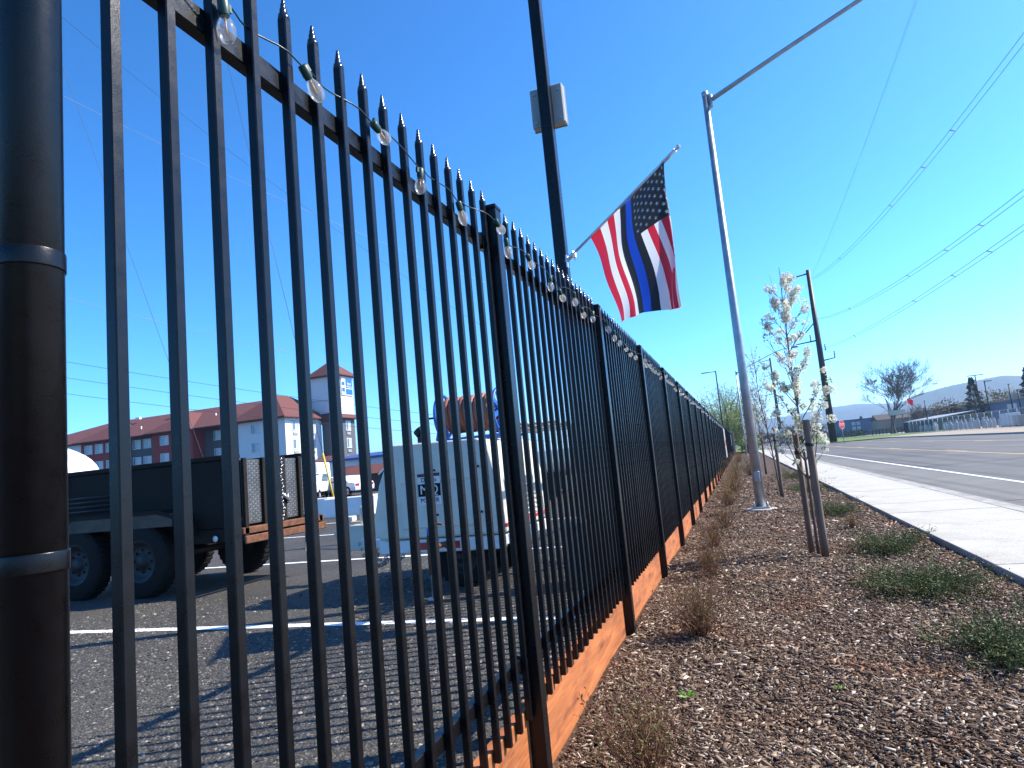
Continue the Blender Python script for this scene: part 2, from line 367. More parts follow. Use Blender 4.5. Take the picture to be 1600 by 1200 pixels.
# loose bark chips
chip_v = np.array([(-.5,-.5,0),(.5,-.42,.1),(.45,.5,0),(-.5,.4,-.1),(-.5,-.5,1),(.5,-.42,1.1),(.45,.5,.9),(-.5,.4,.9)])
chip_f = np.array([(4,5,6,7),(0,1,5,4),(1,2,6,5),(2,3,7,6),(3,0,4,7)])
PP = []; SS = []
for y0_, y1_, dens, sc in ((.9,2.6,7600,.82),(2.6,4.2,7000,.82),(4.2,6.5,4200,.95),(6.5,10,2000,1.2),(10,16,800,1.6),(16,28,230,2.3)):
    n = int((y1_-y0_)*2.95*dens); p = np.stack([rng.uniform(-.95,1.99,n), rng.uniform(y0_,y1_,n), np.zeros(n)], -1)
    p[:,2] = bed_z(p[:,0], p[:,1]) + rng.uniform(0, .012, n)
    l = np.clip(rng.lognormal(np.log(.021), .5, n), .006, .075)*sc
    PP.append(p); SS.append(np.stack([l, l*rng.uniform(.12,.38,n), np.clip(l*rng.uniform(.06,.2,n), .0012, .006)], -1))
P_ = np.concatenate(PP); S_ = np.concatenate(SS)
v, f = scatter(chip_v, chip_f, P_, S_, rand_rot(len(P_), .38))
o = np_obj('bark_chips', v, f, M['chips']); tag(o, 'brown shredded bark chips covering the planting bed', 'bark mulch', kind='stuff')

# parking lot
mb = MB(); mb.add([(-260,-40,LOT),(-1.03,-40,LOT),(-1.03,260,LOT),(-260,260,LOT)], [(0,1,2,3)])
lot = tag(mb.build('parking_lot', M['lot']), kind='structure')
oc = np.array([(.5,0,0),(0,.5,0),(-.5,0,0),(0,-.5,0),(0,.05,.42),(.05,0,-.3)]); of = np.array([(0,1,4),(1,2,4),(2,3,4),(3,0,4)])
PP = []; SS = []
for x0_, x1_, y0_, y1_, dens, sc in ((-3.2,-1.08,.9,3.4,7000,1),(-4.6,-3.2,1.2,4.6,3600,1.1),(-3.2,-1.08,3.4,5.2,3600,1.1),(-6.5,-4.6,2.5,6,1200,1.3),(-4.6,-1.08,5.2,8,1000,1.4)):
    n = int((x1_-x0_)*(y1_-y0_)*dens); PP.append(np.stack([rng.uniform(x0_,x1_,n), rng.uniform(y0_,y1_,n), np.full(n, LOT-.001)], -1))
    l = np.clip(rng.lognormal(np.log(.0130), .45, n), .005, .034)*sc; SS.append(np.stack([l, l*rng.uniform(.6,1,n), l*rng.uniform(.45,.8,n)], -1))
P_ = np.concatenate(PP); S_ = np.concatenate(SS)
v, f = scatter(oc, of, P_, S_, rand_rot(len(P_), .3)); o = np_obj('loose_aggregate', v, f, M['stones'], parent=lot); o['kind'] = 'stuff'
def lot_line(x0, y0, x1, y1, wd=.1):
    d = Vector((x1-x0, y1-y0, 0)); n = int(d.length/.06)+1; vs = []; nrm = Vector((-d.y, d.x, 0)).normalized()
    for i in range(n+1):
        p = Vector((x0, y0, LOT+.004)) + d*(i/n)
        vs += [p-nrm*(wd/2+random.uniform(-.008,.008)), p+nrm*(wd/2+random.uniform(-.008,.008))]
    b = MB(); b.add(vs, [(2*i, 2*i+2, 2*i+3, 2*i+1) for i in range(n)])
    b.f = [t[::-1] for t in b.f]; return b.build('stall_line', M['white_paint'], lot)
lot_line(-9.5, 4.40, -1.25, 4.83); lot_line(-14, 7.98, -1.6, 8.70); lot_line(-15, 12.2, -1.6, 12.9); lot_line(-22, 15.4, -6, 16.2)
# stone grains bedded into the fresh paint of the near line
n = 5200; tt = rng.uniform(0, 1, n); P_ = np.stack([-9.5+8.25*tt, 4.40+.43*tt+rng.uniform(-.052,.052,n), np.full(n, LOT+.003)], -1)
l = rng.uniform(.006,.016,n); v, f = scatter(oc, of, P_, np.stack([l, l*.8, l*.5], -1), rand_rot(n, .3))
o = np_obj('painted_grains', v, f, M['white_paint'], parent=lot); o['kind'] = 'stuff'

# sidewalk of separate slabs, kerb and gutter, road with markings
walk = tag(bpy.data.objects.new('sidewalk', None), kind='structure'); col.objects.link(walk)
b = MB(); b.box(2.004, 3.496, 0, 1.506, -.10, WALK); first = b.build('slab', M['concrete'], walk, loc=(0, -2, 0), bev=.008, seg=2)
for i in range(1, 70):
    c = first.copy(); c.location = (0, -2+1.524*i, random.uniform(-.002,.002)); col.objects.link(c); c.parent = walk
b = MB(); b.box(2.0, 3.5, -2, 105, -.14, WALK-.012); b.build('joint_filler', M['kerb'], walk)
b = MB(); b.prism([(3.505,-30,-.3),(4.10,-30,-.3),(4.10,-30,ROAD+.012),(3.69,-30,ROAD-.004),(3.65,-30,WALK-.006),(3.505,-30,WALK)], (0,400,0)); tag(b.build('kerb', M['kerb']), kind='structure')
b = MB(); b.add([(4.08,-40,ROAD),(22.3,-40,ROAD),(22.3,700,ROAD),(4.08,700,ROAD)], [(0,1,2,3)]); road = tag(b.build('road', M['road']), kind='structure')
M['shoulder'] = ground_mat('shoulder_asphalt', ((.13,.122,.108),(.175,.165,.148)), .5, 100, .35, rough=.85, bdist=.004, spec=.3)
b = MB(); b.add([(4.102,-40,ROAD+.003),(5.60,-40,ROAD+.003),(5.60,300,ROAD+.003),(4.102,300,ROAD+.003)], [(0,1,2,3)]); b.build('shoulder_strip', M['shoulder'], road)
def road_line(x, y0, y1, wd, m, z=.004):
    b = MB(); b.add([(x-wd/2,y0,ROAD+z),(x+wd/2,y0,ROAD+z),(x+wd/2,y1,ROAD+z),(x-wd/2,y1,ROAD+z)], [(0,1,2,3)]); return b.build('lane_line', m, road)
road_line(5.72, -30, 420, .13, M['white_paint'])
for xa, xb in ((10.15, 10.45), (16.25, 15.95)):
    road_line(xa, -30, 420, .11, M['yellow_paint'])
    for k in range(16): road_line(xb, -20+k*14.6, -20+k*14.6+3.6, .11, M['yellow_paint'])
# tar seams in the near lane
for y_, x0_, x1_ in ((13.9, 4.2, 8.6), (27., 5.9, 10.)):
    pts = [(x0_+(x1_-x0_)*i/14, y_+.5*i/14+random.uniform(-.05,.05)) for i in range(15)]
    b = MB(); b.add([q for x_, yy in pts for q in ((x_, yy-.025, ROAD+.003), (x_, yy+.025, ROAD+.003))], [(2*i, 2*i+2, 2*i+3, 2*i+1) for i in range(14)])
    b.build('tar_seam', M['rubber'], road)
b = MB(); b.prism([(22.3,-40,-.3),(22.6,-40,-.3),(22.6,-40,.06),(22.35,-40,.06),(22.3,-40,ROAD)], (0,168,0)); tag(b.build('kerb', M['kerb']), kind='structure')
b = MB(); b.add([(22.6,-40,.05),(34,-40,.10),(34,128,.10),(22.6,128,.055)], [(0,1,2,3)]); tag(b.build('dirt_verge', M['dirt']), kind='structure')
b = MB(); b.add([(34,-40,.095),(120,-40,.095),(120,300,.095),(34,300,.095)], [(0,1,2,3)]); tag(b.build('yard_ground', M['kerb']), kind='structure')
b = MB(); b.add([(13.6,122,.03),(15.5,119.5,.03),(22.6,119.5,.04),(22.6,128.2,.05),(34,128.2,.09),(34,300,.09),(13.2,300,.03)], [(0,1,2,3,4,5,6)]); tag(b.build('grass_verge', M['grass']), kind='structure')
b = MB(); b.add([(-6,105,.0),(3.5,105,.0),(3.5,330,.02),(-6,330,.02)], [(0,1,2,3)]); tag(b.build('grass_verge', M['grass']), kind='structure')

# hills
def hill(name, D0, D1, az0, az1, prof, seed, mt):
    naz, nr = 260, 14; rg = np.random.default_rng(seed); azs = np.linspace(az0, az1, naz)
    n1 = sum(rg.uniform(-1,1)/k*np.sin(np.radians(azs)*k*9+rg.uniform(0,6.28)) for k in range(1,9)); n1 /= np.abs(n1).max()
    fine = rg.normal(0, 1, naz); hs = np.interp(azs, [p[0] for p in prof], [p[1] for p in prof])
    V = []
    for j in range(nr):
        t = j/(nr-1); D = D0+(D1-D0)*t; sh = math.sin(min(1, t/.8)*math.pi/2)**1.3 if t <= .8 else math.cos((t-.8)/.2*math.pi/2*.6)
        el = np.tan(np.radians(hs+.10*n1*np.minimum(1, hs)))*(D0+(D1-D0)*.8)
        z = CAM_H + el*sh + fine*D0*.00025*sh + rg.normal(0, 1, naz)*D0*.0007*sh*(1-t)
        V.append(np.stack([D*np.sin(np.radians(azs)), D*np.cos(np.radians(azs)), np.where(j == 0, -1, z)], -1))
    V = np.concatenate(V); I, J = np.meshgrid(np.arange(nr-1), np.arange(naz-1), indexing='ij'); a = (I*naz+J).ravel()
    return tag(np_obj(name, V, np.stack([a, a+1, a+naz+1, a+naz], -1), mt, smooth=True), kind='structure')
hill('hills', 1900, 2700, 8.5, 48, [(8.5,.1),(10.5,1.4),(12.7,2.25),(14.6,2.55),(18,2.82),(19.2,2.62),(24,2.3),(32,2.5),(40,1.6),(48,.1)], 3, M['hill'])
hill('hills', 2900, 3400, -30, 16, [(-30,.1),(-12,.9),(0,1.2),(4,1.35),(7,1.75),(9.5,1.9),(12,1.6),(16,.6)], 5, M['hill'])
hill('hills', 3500, 4000, -40, 22, [(-40,.3),(-10,1.1),(4,1.7),(7,2.08),(8.6,2.15),(11,1.9),(22,1.0)], 9, M['hill'])

# ================================================================== the picket fence
FX = -0.9693; S0 = 0.127; Y0 = 2.8671; TIP = 2.582; PB = 0.281
fence = thing('picket_fence', 'long black steel picket fence with pointed tips and cedar kickboards along the planting bed', 'fence', (FX, Y0, 0))
def fy(y): return y-Y0
# one picket: chamfered square tube with a pressed spear tip
def picket_mesh():
    a, c = .0122, .0024
    def ring(sx, sy, z, k=1.0): 
        return [(x*sx, y*sy, z) for x, y in ((1,-1+c/a*k),(1,1-c/a*k),(1-c/a*k,1),(-1+c/a*k,1),(-1,1-c/a*k),(-1,-1+c/a*k),(-1+c/a*k,-1),(1-c/a*k,-1))]
    def rnd(r_, z, fl=1.0): return [(r_*math.cos(q)*fl, r_*math.sin(q), z) for q in [math.pi/4*k_-math.pi/8 for k_ in range(8)]]
    rings = [ring(a,a,PB), ring(a,a,2.520), rnd(a*1.24,2.526), rnd(a*1.26,2.534,.9), rnd(a*.90,2.539,.8), rnd(a*.98,2.545,.8), rnd(a*.90,2.551,.8), rnd(a*.60,2.555,.85), rnd(a*.70,2.560,.85), rnd(a*.58,2.566,.85), rnd(a*.34,2.569), rnd(a*.42,2.573), rnd(a*.32,2.579), rnd(a*.08,TIP)]
    b = MB(); n = 8
    for r_ in rings: b.v += r_
    for i in range(len(rings)-1):
        for k in range(n):
            b.f.append((i*n+k, i*n+(k+1)%n, (i+1)*n+(k+1)%n, (i+1)*n+k)); b.m.append(1 if i >= 2 else 0); b.sm.append(i >= 2)
    b.f.append(tuple(range(8))[::-1]); b.m.append(0); b.sm.append(False)
    e = (len(rings)-1)*n; b.f.append(tuple(range(e, e+n))); b.m.append(1); b.sm.append(False)
    return b
pk = picket_mesh().build('picket', [M['black'], M['black_shiny']], fence)
PITCH_P = 18.5*S0; NPAN = 36
ypos = [Y0+i*S0 for i in range(-16, 0)]
for k in range(NPAN):
    ypos += [Y0+(1.5+j)*S0+k*PITCH_P for j in range(17)]
for n_, y_ in enumerate(ypos[:300]):
    o = pk if n_ == 0 else pk.copy()
    if n_: col.objects.link(o); o.parent = fence
    o.location = (random.uniform(-.0008,.0008), fy(y_)+random.uniform(-.002,.002), random.uniform(-.003,.003)); o.rotation_euler = (random.uniform(-.0012,.0012), 0, random.uniform(-.03,.03))
b = MB(); src = picket_mesh()
for y_ in ypos[300:]:
    a0 = len(b.v); b.v += [(x, yy+fy(y_), z) for x, yy, z in src.v]; b.f += [tuple(i+a0 for i in t) for t in src.f]; b.m += src.m; b.sm += src.sm
o = b.build('far_pickets', [M['black'], M['black_shiny']], fence); o['kind'] = 'stuff'
# posts
def post_mesh():
    b = MB(); h = .036; c0 = .0150; b.box(c0-h, c0+h, -h, h, -.05, 2.505)
    g = h+.003; zc = 2.505
    q = lambda sx, sy_, z: (c0+sx*g, sy_*g, z)
    b.add([q(-1,-1,zc),q(1,-1,zc),q(1,1,zc),q(-1,1,zc),q(-1,-1,zc+.018),q(1,-1,zc+.018),q(1,1,zc+.018),q(-1,1,zc+.018),(c0,0,zc+.030)],
          [(0,3,2,1),(0,1,5,4),(1,2,6,5),(2,3,7,6),(3,0,4,7),(4,5,8),(5,6,8),(6,7,8),(7,4,8)])
    return b
posts_y = [2.802+k*PITCH_P for k in range(NPAN+1)]
pp = post_mesh().build('post', M['black'], fence, bev=.003)
for k, y_ in enumerate(posts_y):
    o = pp if k == 0 else pp.copy()
    if k: col.objects.link(o); o.parent = fence
    o.location = (0, fy(y_), random.uniform(-.004,.004))
# rails, brackets and kickboards, panel by panel
spans = [(0.75, posts_y[0]-.0015)] + [(posts_y[k]+.0015, posts_y[k+1]-.0015) for k in range(NPAN)]
b = MB(); L_ = spans[1][1]-spans[1][0]
b.box(-.046, -.0105, 0, L_, 2.318, 2.376); rt = b.build('top_rail', M['black'], fence, bev=.003)
b = MB(); b.box(-.046, -.0105, 0, L_, .478, .530); rb = b.build('bottom_rail', M['black'], fence, bev=.003)
b = MB(); b.box(-.060, -.0140, 0, L_-.004, -.04, .322); bd = b.build('kickboard', M['cedar'], fence, bev=.004)
b = MB(); b.box(-.052, -.006, 0, .035, 2.308, 2.386); b.box(-.052, -.006, 0, .035, .468, .540)
br = b.build('rail_bracket', M['black'], fence, bev=.002)
for k, (ya, yb) in enumerate(spans):
    for q in (rt, rb, bd):
        o = q if k == 0 else q.copy()
        if k: col.objects.link(o); o.parent = fence
        o.location = (0, fy(ya)+.002, random.uniform(-.006,.006) if q is bd else 0); o.scale = (1, (yb-ya)/L_, 1)
    for e in (0, 1):
        o = br if (k == 0 and e == 0) else br.copy()
        if o is not br: col.objects.link(o); o.parent = fence
        o.location = (0, fy(ya)+.036 if e == 0 else fy(yb)-.072, 0)

# round gate post at the near end
gp = thing('gate_post', 'thick round black steel post with two strap collars at the left edge', 'post', (-.965, .688, 0))
b = MB(); b.lathe([(.0001,-.1),(.0440,-.1),(.0440,2.85),(.042,2.88),(.03,2.90),(.0001,2.905)], n=40); b.build('tube', M['black'], gp)
for zc in (1.686, 1.247):
    b = MB(); b.lathe([(.0441,0),(.0458,.0004),(.0462,.002),(.0462,.026),(.0458,.0276),(.0441,.028)], (0,0,zc), n=64); q = b.build('strap_collar', M['black'], gp)
    b = MB(); b.tube([(-.05,.0,zc+.014),(-.075,.0,zc+.014)], .008, 8); b.build('bolt', M['black'], q)

# tan column and screen that close the far end
b = MB(); b.box(-.2,.25,-.2,.2,-.1,2.7); b.box(-.25,.30,-.25,.25,2.7,2.8)
tag(b.build('end_column', M['tanwall'], loc=(-.95, posts_y[-1]+.5, 0), bev=.01), 'tan masonry column closing the far end of the black fence', 'column')

# ------------------------------------------------------------------ string of bulbs along the top rail
string = thing('string_light', 'string of clear filament bulbs with green sockets strung along the fence top rail', 'string lights', (-.94, 1.0, 2.35))
def S(p): return Vector(p)-Vector((-.94, 1.0, 2.35))
BU = [(.78,2.40),(1.096,2.333),(1.416,2.362),(1.776,2.396),(2.027,2.332),(2.402,2.341),(2.733,2.385),(2.96,2.354),(3.344,2.391),(3.728,2.359),(3.99,2.345),(4.355,2.395),(4.584,2.345),(4.927,2.379),(5.256,2.349),(5.60,2.40),(5.847,2.37),(6.107,2.362),(6.464,2.35),(6.732,2.333)]
y_ = 6.732
while y_ < 46: y_ += random.uniform(.24,.40)*(1 if y_ < 20 else 1.3); BU.append((y_, 2.365+random.uniform(-.035,.035)))
DIRS = {1:(.0,.12,-1),2:(.10,.65,-.70),3:(.02,.97,-.25),4:(-.02,-.12,-1),5:(.05,.45,-.85),6:(.02,.95,-.30),7:(.04,.2,-1),8:(.05,.75,-.6)}
b = MB(); b.lathe([(.0001,0),(.0095,0),(.0105,.006),(.0165,.017),(.0205,.032),(.0190,.047),(.012,.060),(.0001,.066)], n=14); bulb_me = b.build('bulb', M['glass_bulb']).data
b = MB(); b.lathe([(.0001,-.034),(.0105,-.034),(.0125,-.028),(.0125,-.006),(.0110,0),(.0105,.004),(.0001,.004)], n=12); b.box(-.004,.004,.0105,.022,-.03,-.012); sock_me = b.build('socket', M['socket']).data
b = MB(); b.tube([(0,0,.006),(0,0,.014)], .003, 6); b.tube([(-.001,0,.014),(.001,.001,.040)], .0019, 5); fil_me = b.build('filament', M['filament']).data
for nm in ('bulb', 'socket', 'filament'):
    for o in [o for o in bpy.data.objects if o.name == nm]: bpy.data.objects.remove(o)
cpts = []
for i, (yb, zb) in enumerate(BU):
    d = Vector(DIRS.get(i) or (random.uniform(-.05,.12), random.uniform(-.3,.95), -random.uniform(.3,1))).normalized()
    p = Vector((-.892 if min(abs(yb-q_) for q_ in posts_y) < .11 else -.938, yb, zb)); base = p-d*.026
    q = d.to_track_quat('Z', 'Y')
    s_o = bpy.data.objects.new('socket', sock_me); bo = bpy.data.objects.new('bulb', bulb_me); fo = bpy.data.objects.new('filament', fil_me)
    for o_ in (s_o, bo, fo): col.objects.link(o_)
    for o_ in (s_o, bo): o_.parent = string; o_.location = S(base); o_.rotation_mode = 'QUATERNION'; o_.rotation_quaternion = q
    fo.parent = bo
    cpts.append(base-d*.030)
b = MB()
for i in range(len(cpts)-1):
    p, q = cpts[i], cpts[i+1]; far = p.y > 9; n = 4 if far else 10
    behind = (-.035 if (i % 3) else .002); lift = random.uniform(.015,.05)
    pts = []
    for k in range(n+1):
        t = k/n; c = p.lerp(q, t); s_ = math.sin(math.pi*t); c.z += lift*s_*(1-.4*t); c.x += behind*s_*math.sin(math.pi*min(1, t*1.3)); pts.append(S(c))
    b.tube(pts, .0024, 6 if not far else 3, caps=False)
b.build('cord', M['cord'], string)

# banners on the far part of the fence
for (ya, yb, za, zb, lab) in ((44.3, 47.0, .50, 2.36, 'tall white and red banner hung on the far part of the black fence'), (76, 79.5, 1.1, 2.35, 'small white banner at the far end of the black fence')):
    t = thing('banner', lab, 'banner', (FX+.03, ya, 0))
    b = MB(); b.box(-.004,.004,0,yb-ya,za,zb); q = b.build('sheet', M['white'], t)
    if za < 1:
        b = MB(); b.box(.0065,.009,.35,yb-ya-.35,1.25,1.62); b.box(.0065,.009,.6,yb-ya-.9,.85,1.02); b.build('red_print', M['red'], q)

# ------------------------------------------------------------------ black lot light poles (square), near one carries a box
def lot_pole(label, x, y, h, group):
    t = thing('lot_light', label, 'light pole', (x, y, LOT), group=group)
    b = MB(); b.box(-.058,.058,-.058,.058,.3,h-LOT); b.build('pole', M['black'], t, bev=.006)
    b = MB(); b.lathe([(.0001,-.3),(.26,-.3),(.26,.55),(.24,.58),(.0001,.58)], n=20); b.build('concrete_base', M['kerb'], t)
    b = MB(); b.box(-.85,-.058,-.03,.03,h-LOT-.12,h-LOT-.05); b.build('arm', M['black'], t)
    b = MB(); b.box(-1.45,-.72,-.17,.17,h-LOT-.13,h-LOT-.055); q = b.build('lamp_head', M['black'], t, bev=.02)
    b = MB(); b.box(-1.4,-.8,-.14,.14,h-LOT-.136,h-LOT-.132); b.build('lens', M['lamp'], q)
    return t
LP = lot_pole('tall square black lot light pole carrying a grey box and the flag', -1.40, 6.11, 8.8, 'lot light poles')
b = MB(); b.box(-.17,.17,.062,.15,4.45,4.87); jb = b.build('junction_box', M['box_grey'], LP, bev=.012)
b = MB(); b.box(-.175,.175,.15,.165,4.445,4.875); b.build('lid', M['box_grey'], jb, bev=.006)
for sx in (-1, 1):
    for z_ in (4.50, 4.80):
        b = MB(); b.tube([(sx*.125,.061,z_),(sx*.125,.048,z_)], .012, 8); b.build('screw', M['galv'], jb)
lot_pole('black lot light pole far behind the fence in front of the willow', -1.5, 71, 8.9, 'lot light poles')

# ------------------------------------------------------------------ flag on its staff
FB = Vector((-1.338, 6.06, 3.215)); FT = Vector((-.185, 5.40, 3.765))
flag = thing('flag', 'red, white, black and blue striped flag with white stars on an angled silver staff', 'flag', FB)
def F_(p): return Vector(p)-FB
d = (FT-FB).normalized()
b = MB(); b.tube([(0,0,0), F_(FT)-d*.09], .0125, 12); b.build('staff', M['silver'], flag)
b = MB(); b.tube([F_(FT)-d*.17, F_(FT)-d*.02], .0155, 12); b.tube([F_(FT)-d*.02+Vector((0,0,0)), F_(FT)+d*.0], .010, 10)
b.lathe([(.0001,-.02),(.014,-.015),(.021,0),(.014,.015),(.0001,.02)], F_(FT)+d*.012, d, 12); b.build('finial', M['silver'], flag)
b = MB(); b.tube([-d*.03, d*.11], .021, 12); b.box(-.008,.004,-.03,.03,-.075,.045); b.tube([d*.075, d*.075+Vector((.02,.03,-.04))], .007, 6); b.tube([d*.06, d*.06+Vector((.05,0,-.02))], .008, 6); b.build('bracket', M['silver'], flag)
T0, T1 = .235, .905
H0, H1 = FB.lerp(FT, T0), FB.lerp(FT, T1); E0, E1 = Vector((-.877,5.90,2.50)), Vector((-.333,5.44,2.487))
def cloth(u, v):
    """u along the hoist (0 bracket end .. 1 tip), v down the fly"""
    wh = u**.76; c_ = .93-.20*min(1, v*1.15); wf = u/c_ if u < c_ else 1-(u-c_)*.55; k_ = min(1, v*1.5)**.6; wu = wh*(1-k_)+wf*k_
    h = H0.lerp(H1, wu); e = E0.lerp(E1, wu)
    sag = .004*math.sin(math.pi*u)*(1-v)
    p = h.lerp(e, v); nrm = Vector((.45,.85,0))
    amp = .10*v**.7
    p += nrm*amp*(.55*math.sin(7.5*u+2.2*v+.4) + .30*math.sin(15*u-3.0*v+1.1) + .10*math.sin(27*u+2))
    p += nrm*.02*math.sin(9*v+4*u)
    p.z += -sag + .012*math.sin(6*u+.5)*v
    if u > c_-.02:
        k = (u-c_+.02)/.30; p += Vector((0, .16*k*k_, 0))
    return p-FB
NU, NV = 13*7, 80
V = [cloth(i/NU, j/NV) for i in range(NU+1) for j in range(NV+1)]
b = MB(); fs = []
seq = ['r','w','r','w','k','b','k','w','r','w','r','w','r']; ix = {'r':0,'w':1,'k':2,'b':3}; CAN = .36
b.v = [tuple(p) for p in V]
for i in range(NU):
    for j in range(NV):
        a = i*(NV+1)+j; b.f.append((a, a+1, a+NV+2, a+NV+1)); st = i//7
        b.m.append(2 if (st >= 6 and (j+.5)/NV < CAN) else ix[seq[st]]); b.sm.append(True)
fc = b.build('cloth', [M['flagred'], M['flagwhite'], M['flagblack'], M['flagblue']], flag)
b = MB()
for row in range(9):
    for c in range(6 if row % 2 == 0 else 5):
        u0 = 6/13 + (7/13)*(row+1)/10; v0 = CAN*((c*2+1+(row % 2))/12)
        for sgn in (1, -1):
            pts = []
            for k in range(10):
                rr = .0165 if k % 2 == 0 else .0068; t = math.pi*2*k/10+math.pi
                u_, v_ = u0+rr*math.sin(t)/.92*1.2, v0+rr*math.cos(t)/1.25*1.3
                q = cloth(u_, v_); du = cloth(u_+.004, v_)-q; dv = cloth(u_, v_+.004)-q; nn = du.cross(dv).normalized()
                pts.append(q+nn*.0025*sgn)
            cq = sum(pts, Vector())/10; b.add([cq]+pts, [(0, 1+k, 1+(k+1) % 10) for k in range(10)])
b.build('stars', M['flagwhite'], fc)

# ------------------------------------------------------------------ galvanised street lights over the pavement
def street_light(label, x, y, arm_seg):
    t = thing('street_light', label, 'street light', (x, y, 0), group='galvanised street lights')
    b = MB(); b.tube([(0,0,.06),(0,0,3),(0,0,8.75)], [.098,.086,.060], 16); p = b.build('pole', M['galv'], t)
    b = MB(); b.lathe([(.064,8.70),(.070,8.72),(.070,8.80),(.0001,8.83)], n=16); b.build('cap', M['galv'], p)
    b = MB(); b.box(-.052,.052,-.112,-.082,.55,.75); b.build('hand_hole', M['galv'], p, bev=.008)
    b = MB(); b.lathe([(.0001,-.3),(.30,-.3),(.30,.015),(.28,.022),(.0001,.024)], n=24); b.build('footing', M['concrete'], t)
    b = MB(); b.box(-.16,.16,-.16,.16,.024,.062); q = b.build('base_plate', M['galv'], t, bev=.006)
    for sx in (-1, 1):
        for s2 in (-1, 1):
            b = MB(); b.tube([(sx*.125,s2*.125,.05),(sx*.125,s2*.125,.135)], .014, 8); b.tube([(sx*.125,s2*.125,.062),(sx*.125,s2*.125,.09)], .024, 6, smooth=False); b.build('anchor_bolt', M['galv'], q)
    b = MB(); b.tube([(.05,0,8.58)]+arm_seg, [.050]+[.046-.012*i/len(arm_seg) for i in range(len(arm_seg))], 12); b.build('arm', M['galv'], t)
    b = MB(); b.tube([(.02,0,8.44),(.10,0,8.46),(.10,0,8.70),(.02,0,8.72)], .045, 10); b.build('arm_clamp', M['galv'], t)
    e = Vector(arm_seg[-1]); b = MB(); b.lathe([(.0001,-.05),(.05,-.04),(.10,.1),(.13,.32),(.11,.55),(.05,.66),(.0001,.67)], e, (1,0,.06), 14); b.build('lamp_head', M['galv'], t)
    return t
street_light('nearest galvanised street light pole rising from the mulch bed by the fence', .22, 14.2, [(1.6,0,9.25),(3.2,0,9.92),(4.6,0,10.42),(5.3,0,10.58),(5.9,0,10.63)])
street_light('far galvanised street light pole behind the blossoming saplings', .45, 73, [(1.6,0,9.25),(3.2,0,9.92),(4.4,0,10.36),(5.1,0,10.48),(5.7,0,10.5)])

# ================================================================== planting
def grow(base, direction, length, r0, n, wob, curve=(0,0,0)):
    p = Vector(base); d = Vector(direction).normalized(); pts = [p.copy()]; rad = [r0]
    for i in range(n):
        d = (d + Vector((random.gauss(0,wob), random.gauss(0,wob), random.gauss(0,wob))) + Vector(curve)/n).normalized()
        p = p + d*length/n; pts.append(p.copy()); rad.append(r0*(1-.80*(i+1)/n))
    return pts, rad

